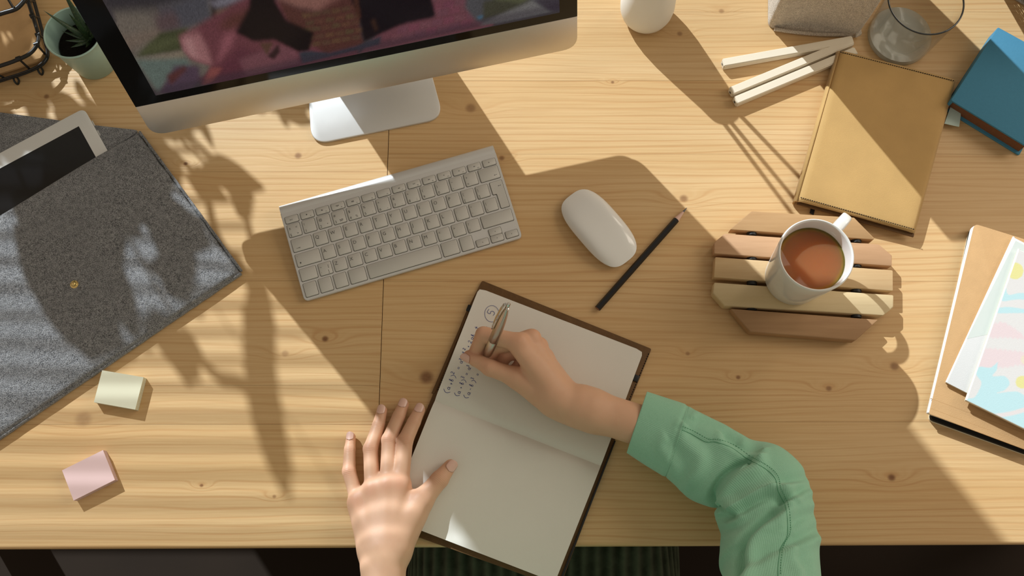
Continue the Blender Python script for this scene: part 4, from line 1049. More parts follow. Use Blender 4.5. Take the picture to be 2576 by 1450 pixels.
# ------------------------------------------------------------------ mesh basket at the top right
bc = Vector((.742, .800, 0)); RB, RT, BHt = .108, .166, .15
bsk = thing('mesh_basket', 'round grey wire mesh basket at the top right corner', 'basket', tuple(bc))
M_MESHW = mat('grey_wire_mesh', (.42, .40, .38), .45, .3, .4, .05)
nU, nV = 84, 16; b = bmesh.new(); vv_ = []
for j in range(nV + 1):
    z = .004 + (BHt - .004) * j / nV; r = RB + (RT - RB) * (z / BHt)
    vv_.append([b.verts.new(bc + Vector((r * math.cos(2 * math.pi * (i + .5 * (j % 2)) / nU), r * math.sin(2 * math.pi * (i + .5 * (j % 2)) / nU), z))) for i in range(nU)])
for j in range(nV - 1):
    if j % 1 == 0:
        for i in range(nU):
            o_ = 0 if j % 2 == 0 else 1
            if (j % 2) == 0: b.faces.new((vv_[j][i], vv_[j + 1][i], vv_[j + 2][i], vv_[j + 1][i - 1])) if j % 2 == 0 else None
for j in range(1, nV - 1, 2):
    for i in range(nU): b.faces.new((vv_[j][i], vv_[j + 1][(i + 1) % nU], vv_[j + 2][i] if j + 2 <= nV else vv_[j][i], vv_[j + 1][i]))
ms = bm_obj('mesh_wall', b, M_MESHW, bsk, 80, kind='stuff'); wm_ = ms.modifiers.new('w', 'WIREFRAME'); wm_.thickness = .0017; wm_.use_even_offset = False
for r, z in ((RB, .003), (RT, BHt)): tube('rim', [bc + Vector((r * math.cos(a), r * math.sin(a), z)) for a in np.linspace(0, 2 * math.pi, 73)[:-1]], .003, M_MESHW, bsk, 8, True)
lathe('shadow_liner', [(.02, .006), (RB - .012, .006), (.138, BHt - .012), (.136, BHt - .012), (RB - .015, .009), (.02, .009)], bc, M_FELT2, bsk, 48)  # liner added inside so the basket's shadow turns solid behind the mesh
lathe('bottom', [(0, .0012), (RB, .0012), (RB, .003), (0, .003)], bc, M_MESHW, bsk, 48)

# ------------------------------------------------------------------ black wire tray with kraft notebooks
zt, zl = .030, .007
tr_c = W(60, 100, 0)
tray = thing('wire_tray', 'black wire letter tray at the top left corner holding kraft sheets', 'tray', (tr_c.x - .05, tr_c.y + .05, 0))
def wire(name, pts, r, closed=False, n=6): return tube(name, catmull(pts, n), r, M_BLACKWIRE, tray, 8)
cor = [(-700, 400), (-150, 212), (0, 166), (40, 152), (72, 137), (90, 118), (97, 95), (92, 70), (70, 0), (40, -110), (0, -260)]
top_w = [W(x, y, zt) for x, y in cor]
wire('rim_wire', top_w, .0026)
low = [(-700, 452), (-150, 254), (0, 205), (60, 186), (100, 168), (118, 150), (121, 130), (113, 100), (86, 0), (52, -120), (8, -270)]
low_w = [W(x, y, zl) for x, y in low]; wire('base_wire', low_w, .0017)
low2 = [(x - 4, y - 3) for x, y in low]; wire('base_wire', [W(x, y, zl + .006) for x, y in low2], .0013)
for a, c in (((47, 148), (80, 179)), ((-30, 174), (18, 200)), ((-110, 200), (-58, 222)), ((96, 88), (112, 97)), ((82, 40), (99, 45)), ((70, 2), (88, 4)), ((92, 112), (119, 142))):
    A, B = W(*a, zt), W(*c, zl); wire('cross_wire', [A + Vector((0, 0, .002)), A.lerp(B, .1), B], .0014)
    tube('wire_joint', [A - (top_w[3] - top_w[2]).normalized() * .003, A + (top_w[3] - top_w[2]).normalized() * .003], .0034, M_BLACKWIRE, tray, 8)
for x, y in ((33, 196), (94, 172)):
    A = W(x, y, zl); wire('foot', [A, A + Vector((.002, -.005, -.002)), A + Vector((.004, -.006, -.006)), A + Vector((.005, -.001, -.0055)), A + Vector((.004, .002, 0))], .0013)
hz = .052; wire('handle', [W(-120, 72, hz), W(0, 35, hz), (W(36, 24, hz)), W(52, 12, hz), W(70, -10, hz)], .0030); wire('handle_wire', [W(18, -6, hz + .01), W(36, 24, hz)], .0016)
kp_ = pxpoly([(-560, 365), (62, 168), (100, 155), (114, 132), (84, 20), (30, -160), (-560, 60)], .010)
kr = thing('kraft_sheet', 'topmost kraft card sheet lying in the black wire tray', 'card', (tr_c.x - .05, tr_c.y + .05, .0085))
prism('card', round_poly(kp_, [0, .002, .01, .004, .002, 0, 0], 5), .0085, .0125, M_KRAFT, kr, .001)

# ------------------------------------------------------------------ mint pot with succulent
pb_ = W(228, 143, 0); prim = W(199, 92, .072); pbx = Vector(((pb_.x + prim.x) / 2, (pb_.y + prim.y) / 2, 0.0003))
pot = thing('potted_succulent', 'small mint green pot with a spiky succulent beside the black wire tray', 'plant', tuple(pbx))
M_MINT = mat('mint_glaze', (.36, .50, .42), .4, 0, .4, .03)
lathe('pot', [(0, 0), (.0270, 0), (.0285, .0015), (.0335, .060), (.0355, .0715), (.0362, .0728), (.0352, .0738), (.0338, .073), (.0315, .058), (.0275, .01), (0, .008)], pbx, M_MINT, pot, 72, 50)
lathe('soil', [(0, .046), (.015, .047), (.0285, .0455), (.0285, .040), (0, .040)], pbx, mat('dark_soil', (.012, .010, .008), 1, 0, .05, .5, 300, .8, 500), pot, 36)
q = NT('succulent_leaf'); n_ = q.noise(q.pos(), 420, 2, .7); q.l(q.mix(q.math('MULTIPLY_ADD', n_, 3.0, -1.5, clamp=True), (.020, .045, .016), (.10, .12, .045)), q.b.inputs['Base Color']); q.b.inputs['Roughness'].default_value = .45
def leaf_solid(name, base, d1, L, w, m, par, curl=.3, thick=.28, upv=Vector((0, 0, 1)), n=12, seg=8, shape=None):
    d1 = Vector(d1).normalized(); s = d1.cross(upv).normalized(); nn = s.cross(d1).normalized(); b = bmesh.new(); rg = []
    for i in range(n + 1):
        t = i / n; c = Vector(base) + d1 * (L * t) + nn * (-curl * L * t * t) if True else None
        ww = w * (shape(t) if shape else (1 - t) ** .75 * (.75 + .25 * math.sin(t * math.pi)))
        if i == n: rg.append([b.verts.new(c)])
        else: rg.append([b.verts.new(c + s * math.cos(2 * math.pi * k / seg) * ww + nn * math.sin(2 * math.pi * k / seg) * ww * thick) for k in range(seg)])
    for a, c in zip(rg, rg[1:]):
        for k in range(seg):
            if len(c) == 1: b.faces.new((a[k], a[(k + 1) % seg], c[0]))
            else: b.faces.new((a[k], a[(k + 1) % seg], c[(k + 1) % seg], c[k]))
    b.faces.new(rg[0][::-1]); return bm_obj(name, b, m, par, 70)
cs_ = pbx + Vector((.010, .004, .046))
lt = [((-.9, .25, 1.1), .066, .0050), ((-.25, .75, 1.2), .080, .0060), ((.3, .8, 1.0), .060, .0055), ((-.8, -.35, .45), .030, .0045), ((-.55, -.6, .35), .028, .005), ((.5, -.5, .9), .04, .005), ((.8, .2, .9), .045, .005), ((-.1, .2, 1.4), .06, .005), ((-.95, .05, .55), .034, .004), ((.2, -.8, .6), .03, .004)]
for d_, L, w in lt: leaf_solid('leaf', cs_, d_, L, w, q.m, pot, -.12, .5)

# ------------------------------------------------------------------ houseplant on the sill (throws the leafy shade)
pp = Vector((-.93, .985, -.02))
hpot = thing('houseplant', 'tall leafy green houseplant in a clay pot on the window sill', 'plant', tuple(pp))
lathe('pot', [(0, 0), (.055, 0), (.058, .003), (.072, .11), (.080, .112), (.080, .13), (.073, .132), (.068, .10), (0, .10)], pp, mat('clay_pot', (.45, .20, .11), .8), hpot, 40)
M_LEAF = mat('green_leaf', (.06, .14, .03), .45, 0, .4, .25, 30)
def up_at(px, py, h, zz=0.0):
    "point at height h whose shadow falls at photo pixel px,py on the desk"
    p = W(px, py, zz); return Vector((p.x, p.y, 0)) - SD * ((h - zz) * COT) + Vector((0, 0, h))
def blade(name, P, wds, m=M_LEAF):
    "a leaf blade along points P with half-widths wds, its face turned to the sun"
    P = catmull(P, 5); n = len(P); w = np.interp(np.linspace(0, 1, n), np.linspace(0, 1, len(wds)), wds)
    sd3 = Vector((SD.x, SD.y, -math.tan(SUN_EL))).normalized(); b = bmesh.new(); rw = []
    for i, p in enumerate(P):
        t = (P[min(i + 1, n - 1)] - P[max(i - 1, 0)]).normalized(); s = t.cross(sd3).normalized()
        rw.append([b.verts.new(p + s * w[i]), b.verts.new(p + sd3 * w[i] * .18), b.verts.new(p - s * w[i])])
    for a, c in zip(rw, rw[1:]):
        b.faces.new((a[0], a[1], c[1], c[0])); b.faces.new((a[1], a[2], c[2], c[1]))
    o = bm_obj(name, b, m, hpot, 80); so = o.modifiers.new('solid', 'SOLIDIFY'); so.thickness = .0007; return o
def hfor(px, py, ytarget=.95):
    p = W(px, py); return max(.05, (ytarget - p.y) / (-SD.y) / COT)
LONG = [  # main shaded shapes: (photo pixels the shadow passes through, half-widths in m)
    ([(30, -60), (42, 20), (55, 85), (62, 130)], [.010, .016, .013, .006]), ([(-80, -60), (-30, 0), (0, 30), (40, 60)], [.03, .03, .025, .01]), ([(-60, 120), (-20, 170), (0, 215)], [.02, .03, .02]), ([(-20, 60), (-8, 120), (10, 180)], [.008, .010, .012]), ([(90, -80), (95, 0), (110, 90), (120, 130)], [.012, .016, .012, .008]),
    ([(600, 470), (630, 590), (650, 700), (652, 800), (655, 930), (672, 1050), (702, 1170), (722, 1250)], [.003, .0035, .008, .016, .016, .017, .013, .003]),
    ([(470, 840), (500, 900), (545, 945), (600, 965), (650, 980)], [.003, .004, .005, .008, .007]),
    ([(520, 470), (535, 560), (560, 620), (610, 675), (650, 760)], [.004, .0045, .005, .006, .006]),
    ([(500, 440), (560, 435), (610, 455), (665, 474)], [.004, .017, .014, .002]),
    ([(560, 420), (610, 480), (640, 505)], [.006, .012, .002]),
    ([(480, 430), (520, 470), (570, 505)], [.01, .016, .003]),
    ([(590, 480), (618, 530), (632, 545)], [.008, .012, .003]),
    ([(110, 560), (160, 680), (220, 800), (300, 930)], [.034, .044, .040, .020]),
    ([(60, 470), (130, 600), (190, 690)], [.02, .030, .030]),
    ([(400, 640), (440, 690), (455, 760)], [.02, .022, .010]),
    ([(275, 640), (310, 760), (345, 850)], [.012, .016, .006]),
    ([(430, 540), (470, 640), (520, 690)], [.03, .03, .008]),
    ([(200, 440), (260, 420), (330, 420), (430, 470)], [.05, .06, .06, .035]),
    ([(250, 560), (240, 640), (270, 720)], [.03, .03, .025]),
    ([(400, 880), (430, 850), (470, 830)], [.02, .025, .008]),
    ([(100, 450), (200, 500), (280, 480)], [.04, .05, .03]),
    ([(380, 520), (430, 570), (460, 640)], [.02, .030, .02]),
]
for pts_, wds in LONG:
    P = [up_at(x, y, hfor(x, y), .012 if x < 480 and y < 900 else 0) for x, y in pts_]
    blade('leaf', P, wds)
# petioles carrying the leaves down to the pot
for pts_, wds in LONG[:13]:
    x, y = pts_[0]; a = up_at(x, y, hfor(x, y)); root = pp + Vector((random.uniform(-.03, .03), random.uniform(-.03, .03), .10))
    tube('stalk', catmull([root, root.lerp(a, .5) + Vector((0, .02, .03)), a], 6), .0022, M_LEAF, hpot, 6)
# dense foliage shading the upper left of the desk
lights_ = [(150, 195, 16), (185, 175, 14), (180, 225, 10), (150, 100, 24), (560, 315, 22), (600, 330, 14), (690, 335, 22), (640, 300, 14), (20, 90, 20), (78, 130, 12), (545, 335, 10), (730, 345, 12)]
cnt = 0
for k in range(2200):
    x, y = random.uniform(-160, 770 if k < 900 else 380), random.uniform(-160, 430)
    if y > 250 + 170 * (x < 470) + 100 * (x < 620) * random.random() + 60: continue
    if x > 640 and y > 345: continue
    if x > 395 and y > 318 + (x > 520) * 6: continue
    L = random.uniform(50, 130); a = random.uniform(.1, 1.5) if random.random() < .7 else random.uniform(0, 6.28); dx, dy = math.cos(a) * L / 2, math.sin(a) * L / 2; wpx = random.uniform(10, 22)
    bad = False
    for lx, ly, lr in lights_:
        t = max(-1, min(1, ((lx - x) * dx + (ly - y) * dy) / (dx * dx + dy * dy))); d = math.hypot(lx - x - dx * t, ly - y - dy * t)
        if d < lr + wpx * .8: bad = True; break
    if bad: continue
    yt = random.uniform(.90, 1.06); h = hfor(x, y, yt); P = [up_at(x + dx * t, y + dy * t, h + .01 * t) for t in (-1, -.3, .4, 1)]
    if P[0].z < .03: continue
    blade('leaf', P, [.002, wpx * .00052, wpx * .00045, .001]); cnt += 1
    if cnt > 560: break

# ------------------------------------------------------------------ venetian blind over the left part of the window
bl = thing('venetian_blind', 'white venetian blind with narrow slats half lowered in the window', 'blind', (-1.4, 1.10, 1.5))
me_s = None; zb = .50
for k in range(34):
    z = zb + .0285 * k
    if z > 1.52: break
    if me_s is None:
        bb = bmesh.new(); w2 = .0068; tl = R(20)
        rows_ = []
        for j in range(5):
            t = j / 4 * 2 - 1; yv, zv = t * w2, -t * w2 * math.tan(tl) * -1 + .0012 * (1 - t * t)
            rows_.append([bb.verts.new((-.60, yv, zv)), bb.verts.new((.49, yv, zv))])
        for a, c in zip(rows_, rows_[1:]): bb.faces.new((a[0], a[1], c[1], c[0]))
        o = bm_obj('slat', bb, M_WHITEPL, bl, 80); me_s = o.data; mods = o.modifiers.new('s', 'SOLIDIFY'); mods.thickness = .0006; mods.offset = 0
    else:
        o = bpy.data.objects.new('slat', me_s); COL.objects.link(o); parent_to(o, bl); mods = o.modifiers.new('s', 'SOLIDIFY'); mods.thickness = .0006; mods.offset = 0
    o.location = (-1.33, 1.10, z)
bm_obj('head_rail', box_bm(-1.94, -.83, 1.08, 1.125, 1.52, 1.56, None, .003), M_WHITEPL, bl)
bm_obj('bottom_rail', box_bm(-1.94, -.83, 1.092, 1.108, zb - .028, zb - .016, None, .002), M_WHITEPL, bl)
for x in (-1.8, -.95): tube('cord', [(x, 1.10, zb - .02), (x, 1.10, 1.53)], .0008, M_WHITEPL, bl, 6)

# ------------------------------------------------------------------ unseen roller shade added to lengthen the computer's shadow on the desk
rs = thing('added_sun_shade', 'unseen cloth roller shade added in the window to lengthen the computer shadow', 'shade', (-.51, 1.07, 1.5))
bm_obj('cloth', box_bm(-.818, -.198, 1.069, 1.071, .76, 1.53), mat('shade_cloth', (.62, .56, .46), .9, 0, .1, .03), rs)
bm_obj('hem_bar', box_bm(-.818, -.198, 1.064, 1.076, .748, .762, None, .003), M_WHITEPL, rs)
tube('roller', [(-.82, 1.07, 1.54), (-.185, 1.07, 1.54)], .018, M_WHITEPL, rs, 16)

# ================================================================== PERSON
import openvdb
class SDF:
    def __init__(s, lo, hi, h):
        s.h = h; s.lo = np.array(lo, float); s.n = np.ceil((np.array(hi) - s.lo) / h).astype(int) + 1
        s.g = np.full(tuple(s.n), 1.0, np.float32)
    def _box(s, lo, hi):
        a = np.maximum(0, np.floor((lo - s.lo) / s.h).astype(int)); b = np.minimum(s.n, np.ceil((hi - s.lo) / s.h).astype(int) + 1)
        if (b <= a).any(): return None
        ax = [s.lo[i] + s.h * np.arange(a[i], b[i]) for i in range(3)]
        return tuple(slice(a[i], b[i]) for i in range(3)), np.meshgrid(*ax, indexing='ij')
    def _merge(s, sl, d, k, sub=False):
        g = s.g[sl]
        if sub:
            d = -d; hh = np.clip(.5 - .5 * (d - g) / -k * -1, 0, 1) if False else np.clip(.5 - .5 * (g - d) / k, 0, 1); s.g[sl] = g * (1 - hh) + d * hh + k * hh * (1 - hh)
        else:
            hh = np.clip(.5 + .5 * (g - d) / k, 0, 1); s.g[sl] = g * (1 - hh) + d * hh - k * hh * (1 - hh)
    def cap(s, a, b, ra, rb, k=.004, flat=None, sub=False):
        "tapered capsule; flat=(axis, factor) squashes it along a direction"
        a, b = np.array(a, float), np.array(b, float); pad = max(ra, rb) * 1.3 + k * 2.5 + .004
        r = s._box(np.minimum(a, b) - pad, np.maximum(a, b) + pad)
        if r is None: return
        sl, (X, Y, Z) = r; ab = b - a; L2 = float(ab @ ab) + 1e-12
        dx, dy, dz = X - a[0], Y - a[1], Z - a[2]; t = np.clip((dx * ab[0] + dy * ab[1] + dz * ab[2]) / L2, 0, 1)
        ex_, ey_, ez_ = dx - t * ab[0], dy - t * ab[1], dz - t * ab[2]
        if flat is not None:
            n, f = np.array(flat[0], float), flat[1]; n = n / np.linalg.norm(n); c = ex_ * n[0] + ey_ * n[1] + ez_ * n[2]
            m = c * (f - 1); ex_ = ex_ + n[0] * m; ey_ = ey_ + n[1] * m; ez_ = ez_ + n[2] * m
        d = np.sqrt(ex_ ** 2 + ey_ ** 2 + ez_ ** 2) - (ra + (rb - ra) * t); s._merge(sl, d.astype(np.float32), k, sub)
    def chain(s, pts, rad, k=.004, flat=None, own=.0012):
        "a bent finger: its segments are joined first (no swelling at the joints), then melted into the rest"
        pts = np.array([tuple(p) for p in pts]); pad = max(rad) * 1.3 + k * 2.5 + .004
        r = s._box(pts.min(0) - pad, pts.max(0) + pad)
        if r is None: return
        sl, (X, Y, Z) = r; D = None
        for i in range(len(pts) - 1):
            a, ab = pts[i], pts[i + 1] - pts[i]; L2 = float(ab @ ab) + 1e-12; dx, dy, dz = X - a[0], Y - a[1], Z - a[2]
            t = np.clip((dx * ab[0] + dy * ab[1] + dz * ab[2]) / L2, 0, 1); d = np.sqrt((dx - t * ab[0]) ** 2 + (dy - t * ab[1]) ** 2 + (dz - t * ab[2]) ** 2) - (rad[i] + (rad[i + 1] - rad[i]) * t)
            if D is None: D = d
            else: h_ = np.clip(.5 + .5 * (D - d) / own, 0, 1); D = D * (1 - h_) + d * h_ - own * h_ * (1 - h_)
        s._merge(sl, D.astype(np.float32), k)
    def ell(s, c, r, k=.004, sub=False):
        c, r = np.array(c, float), np.array(r, float); q_ = s._box(c - r - k * 2.5 - .004, c + r + k * 2.5 + .004)
        if q_ is None: return
        sl, (X, Y, Z) = q_; p = np.sqrt(((X - c[0]) / r[0]) ** 2 + ((Y - c[1]) / r[1]) ** 2 + ((Z - c[2]) / r[2]) ** 2)
        s._merge(sl, ((p - 1) * r.min()).astype(np.float32), k, sub)
    def mesh(s, smooth=4):
        gr = openvdb.FloatGrid(1.0); gr.copyFromArray(s.g); gr.transform = openvdb.createLinearTransform(s.h)
        P, T, Q = gr.convertToPolygons(0.0, 0.0) if False else (lambda r: r if len(r) == 3 else (r[0], np.zeros((0, 3), int), r[1]))(gr.convertToPolygons(0.0))
        P = np.array(P) + s.lo; Q = np.array(Q)
        for _ in range(smooth):     # Laplacian pass
            acc = np.zeros_like(P); cn = np.zeros(len(P))
            for i in range(4):
                a, b = Q[:, i], Q[:, (i + 1) % 4]; np.add.at(acc, a, P[b]); np.add.at(cn, a, 1); np.add.at(acc, b, P[a]); np.add.at(cn, b, 1)
            P = P * .4 + .6 * acc / np.maximum(cn, 1)[:, None]
        # make faces point outward
        a, b, c = P[Q[:, 0]], P[Q[:, 1]], P[Q[:, 2]]; vol = np.einsum('ij,ij->', a, np.cross(b, c))
        if vol < 0: Q = Q[:, ::-1]
        return P, Q
def w3(px, py, h): return np.array(W(px, py, h))

# ---- left hand, flat, fingers on the desk and thumb on the page
SC = .01
Lw = w3(968, 1398, .030); Lfa = np.array([Lw[0] - .002, -.10, .045])
Lm = {'i': w3(1007, 1219, .0275), 'm': w3(974, 1222, .0280), 'r': w3(936, 1232, .0250), 'l': w3(899, 1262, .0215)}
Lf = {'i': [w3(1019, 1110, .0212), w3(1041, 1063, .0165), w3(1056, 1031, .0135)], 'm': [w3(979, 1107, .0178), w3(1003, 1049, .0120), w3(1015, 1019, .0085)],
      'r': [w3(932, 1130, .0158), w3(953, 1068, .0105), w3(961, 1034, .0080)], 'l': [w3(878, 1187, .0150), w3(880, 1131, .0095), w3(883, 1100, .0072)]}
Lr = {'i': [.0098, .0092, .0080, .0067], 'm': [.0091, .0089, .0078, .0066], 'r': [.0091, .0086, .0075, .0063], 'l': [.0086, .0078, .0067, .0056]}
Lth = [w3(1012, 1335, .026), w3(1056, 1265, .0245), w3(1106, 1207, .0215), w3(1133, 1172, .0195)]; LthR = [.0165, .0125, .0102, .0074]
allp = list(Lm.values()) + sum(Lf.values(), []) + Lth + [Lw]
lo = np.min(allp, 0) - .035; hi = np.max(allp, 0) + .035; lo[1] = -.11; lo[2] = -.002
S = SDF(lo, hi, .0011); zf = ((0, 0, 1), 1.25)
S.cap(Lfa, Lw, .0265, .0245, .006, ((0, 0, 1), 1.18))
for f in 'imrl':
    m = Lm[f]; b0 = Lw + np.array({'i': (.012, .008, .002), 'm': (.004, .008, .003), 'r': (-.006, .008, .002), 'l': (-.014, .006, -.001)}[f])
    S.cap(b0, m - (0, 0, .004), .0150, {'i': .0125, 'm': .0125, 'r': .0120, 'l': .0110}[f], .015, ((0, 0, 1), 1.08))
    S.cap(b0 + (0, 0, .010), m + (0, 0, .0035), .0030, .0042, .007)          # tendon
    S.ell(m + (0, 0, .003), (.0085, .0100, .0068), .008)                    # knuckle
    S.chain([m - (0, 0, .002)] + Lf[f], Lr[f], .0016)
    S.ell(Lf[f][0] + (0, 0, .0004), np.array((1.03, 1.03, 1.0)) * Lr[f][1], .0015)
for a, c in (('i', 'm'), ('m', 'r'), ('r', 'l')):                             # webs
    pm = (Lm[a] + Lm[c]) / 2; fd = (Lf[a][0] + Lf[c][0]) / 2 - pm; S.cap(pm - fd * .12 - (0, 0, .006), pm + fd * .10 - (0, 0, .008), .0070, .0045, .005)
S.chain(Lth, LthR, .006, None, .003)
S.cap(Lw + (.012, .006, -.004), Lth[1], .017, .0125, .010)                    # thenar
S.cap(Lth[0] * .45 + Lth[1] * .55, Lm['i'] + (.002, -.018, -.010), .0095, .0085, .012)    # web of the thumb
S.cap(Lw + (-.016, .01, -.006), Lm['l'] - (0, .004, .008), .0135, .0105, .008)
S.ell(Lw + (-.017, -.012, .012), (.008, .010, .007), .006)                    # wrist bone
Lp, Lq = S.mesh()
# ---- right hand, pen grip
up_ = .0045
Rw = w3(1424, 1012, .042); Rfa = w3(1600, 1068, .046); Rel = w3(1900, 1185, .054)
RI = [w3(1306, 862, .0625), w3(1216, 842, .0575), w3(1199, 880, .0385), w3(1211, 908, .0235)]
RM = [w3(1337, 852, .0530), w3(1246, 872, .0440), w3(1226, 905, .0300), w3(1232, 926, .0235)]
RR = [w3(1355, 872, .0400), w3(1276, 892, .0330), w3(1256, 918, .0225), w3(1276, 934, .0205)]
RL = [w3(1368, 900, .0300), w3(1310, 915, .0250), w3(1292, 934, .0205), w3(1312, 946, .0200)]
RT_ = [w3(1392, 1006, .0400), w3(1306, 953, .0430), w3(1233, 926, .0430), w3(1180, 896, .0375)]; RTr = [.0160, .0112, .0098, .0070]
lo = np.min([Rw, RI[1], RI[2], RT_[3], RL[2], Rfa], 0) - .035; hi = np.max([Rw, RI[0], RM[0], Rfa, Rfa + (.02, 0, 0)], 0) + .035; lo[2] = .009
S = SDF(lo, hi, .0011)
hn = np.cross(Rw - RI[0], RL[0] - RI[0]); hn /= np.linalg.norm(hn); hn = hn if hn[2] > 0 else -hn     # back of the hand normal
fad = (Rfa - Rw) / np.linalg.norm(Rfa - Rw)
S.cap(Rw + fad * .02, Rfa + fad * .03, .0232, .0236, .008, ((0, 0, 1), 1.12))
S.cap(Rw + fad * .03, Rw - fad * .016, .0236, .0222, .016, (hn, 1.16))
acr = (RL[0] - RI[0]) / np.linalg.norm(RL[0] - RI[0])
for t, P, r0 in ((-.012, RI, .0112), (-.004, RM, .0108), (.004, RR, .0104), (.012, RL, .0096)):
    b0 = Rw + acr * t; S.cap(b0, P[0] - hn * .004, .0150, r0 + .0005, .010, (hn, 1.08)); S.cap(b0 + hn * .0105, P[0] + hn * .003, .003, .004, .007)
    S.ell(P[0] + hn * .0026, (.0088, .0088, .0080), .0055)
S.chain(RI, [.0107, .0094, .0080, .0067], .0035)
S.chain(RM, [.0106, .0092, .0078, .0066], .0030); S.chain(RR, [.0100, .0088, .0075, .0065], .0028); S.chain(RL, [.0092, .0078, .0068, .0060], .0028)
S.chain(RT_, RTr, .0012, None, .003); S.ell(RT_[3] * .7 + RT_[2] * .3, (.0086, .0086, .0075), .0012)
S.cap(Rw - acr * .006 - hn * .008, RT_[1], .0165, .0120, .010)
S.cap(RT_[0] * .65 + RT_[1] * .35, RI[0] * .40 + Rw * .60 - hn * .008, .0105, .0100, .012)
S.cap(Rw + acr * .010 - hn * .004, RL[0] - hn * .006, .0165, .0105, .012)
Rp, Rq = S.mesh()
# ---- trunk, neck, head, upper arms (all of it behind the picture's lower edge)
S = SDF((-.36, -.52, -.16), (.50, .02, .72), .006)
hipc = np.array((.04, -.30, -.20)); ch = np.array((.04, -.29, .24)); nk = np.array((.045, -.27, .40)); hd_ = np.array((.05, -.235, .535))
S.cap(hipc, ch, .125, .115, .05, ((0, 1, 0), 1.35)); Ls, Rs = np.array((-.13, -.29, .32)), np.array((.21, -.28, .32))
S.cap(Ls, Rs, .050, .050, .05); S.cap(ch + (0, 0, .08), hd_ - (0, 0, .06), .052, .047, .03)
S.ell(hd_, (.073, .092, .112), .02); S.cap(hd_ + (0, .045, -.06), hd_ + (0, .060, -.085), .034, .022, .02)
S.cap(hd_ + (0, .085, .0), hd_ + (0, .103, -.028), .008, .013, .008); S.ell(hd_ + (0, .083, -.062), (.022, .010, .006), .004)
for s_ in (-1, 1):
    S.ell(hd_ + (s_ * .031, .088, .006), (.016, .010, .009), .006, True); S.ell(hd_ + (s_ * .031, .072, .006), (.012, .012, .011), .002); S.ell(hd_ + (s_ * .074, -.005, -.005), (.009, .018, .030), .006)
S.cap(Ls, (-.215, -.17, .12), .045, .038, .02); S.cap((-.215, -.17, .12), Lfa + (0, .004, 0), .037, .027, .01)
S.cap(Rs, (.255, -.06, .16), .045, .038, .02)
Tp, Tq = S.mesh(1)
# flesh flattens on what it rests on instead of sinking in
for P_ in (Lp, Rp):
    x_, y_ = P_[:, 0], P_[:, 1]
    on_page = inpoly(x_, y_, [tuple(v[:2]) for v in (TLp, TRp, BRp, BLp)]); on_cov = inpoly(x_, y_, pxpoly(cov, zc)); on_desk = y_ > .006
    zmin = np.where(on_page, zp + .0002, np.where(on_cov, zc + .0002, np.where(on_desk, .0003, -1))); P_[:, 2] = np.maximum(P_[:, 2], zmin)
person = thing('person', 'person in mint green sweatshirt writing with right hand, left hand flat on the notebook', 'person', (.04, -.30, -.74))
V = np.concatenate([Lp, Rp, Tp]); Q = np.concatenate([Lq, Rq + len(Lp), Tq + len(Lp) + len(Rp)])
me = bpy.data.meshes.new('body'); me.from_pydata(V.tolist(), [], Q.tolist()); me.update()
# colour: redder at joints and tips
red = np.zeros(len(V)); wrk = np.zeros(len(V)); wrc = np.zeros(len(V))
for f in 'imrl':
    for p, r, s_ in ((Lm[f] + (0, 0, .01), .011, .55), (Lf[f][0] + (0, 0, .008), .009, .5), (Lf[f][1] + (0, 0, .006), .007, .3), (Lf[f][2], .010, .6)): red = np.maximum(red, s_ * np.exp(-((V - p) ** 2).sum(1) / r ** 2))
for P in (RI, RM, RR, RL, RT_[1:]):
    for j, p in enumerate(P): red = np.maximum(red, (.65, .45, .5, .6)[j if len(P) == 4 else j + 1] * np.exp(-((V - p) ** 2).sum(1) / .012 ** 2))
for p in Lth[1:]: red = np.maximum(red, .5 * np.exp(-((V - p) ** 2).sum(1) / .012 ** 2))
def wrinkle(p, d, n, r=.0065):
    global wrk, wrc
    d = d / np.linalg.norm(d); c = (V - p) @ d; q2 = ((V - p - n * r) ** 2).sum(1); m = np.exp(-q2 / (.0062) ** 2); wrc[:] = np.where(m > wrk, c * 1000, wrc); wrk[:] = np.maximum(wrk, m)
zz_ = np.array((0, 0, 1.0))
for f in 'imrl':
    wrinkle(Lf[f][0], Lf[f][1] - Lm[f], zz_); wrinkle(Lf[f][1], Lf[f][2] - Lf[f][0], zz_, .005)
wrinkle(Lth[2], Lth[3] - Lth[1], zz_, .008); wrinkle(RT_[2], RT_[3] - RT_[1], np.array((-.1, -.5, .85)), .008)
base_c, red_c = np.array((.70, .425, .275)), np.array((.66, .30, .185))
setcol(me, base_c + (red_c - base_c) * red[:, None])
for nm, arr in (('wm', wrk), ('wc', wrc)):
    a = me.attributes.new(nm, 'FLOAT', 'POINT'); a.data.foreach_set('value', arr.astype(np.float32))
q = NT('skin'); a = q.n('ShaderNodeAttribute', attribute_name='col'); n_ = q.noise(q.pos(), 70, 3, .55)
q.l(q.mix(q.math('MULTIPLY_ADD', n_, .5, -.08, clamp=True), a.outputs['Color'], (.60, .325, .20)), q.b.inputs['Base Color'])
q.b.inputs['Roughness'].default_value = .48; q.b.inputs['Specular IOR Level'].default_value = .35
q.b.inputs['Subsurface Weight'].default_value = .12; q.b.inputs['Subsurface Radius'].default_value = (.012, .004, .002); q.b.inputs['Subsurface Scale'].default_value = .35
wm = q.n('ShaderNodeAttribute', attribute_name='wm').outputs['Fac']; wc = q.n('ShaderNodeAttribute', attribute_name='wc').outputs['Fac']
wv = q.math('MULTIPLY', q.math('SINE', q.math('ADD', q.math('MULTIPLY', wc, 3.3), q.math('MULTIPLY', n_, 5.0))), wm)
fine = q.noise(q.pos(), 1500, 2, .6)
q.bump(q.math('ADD', q.math('MULTIPLY', fine, .25), q.math('MULTIPLY', wv, .22)), .0006, .5)
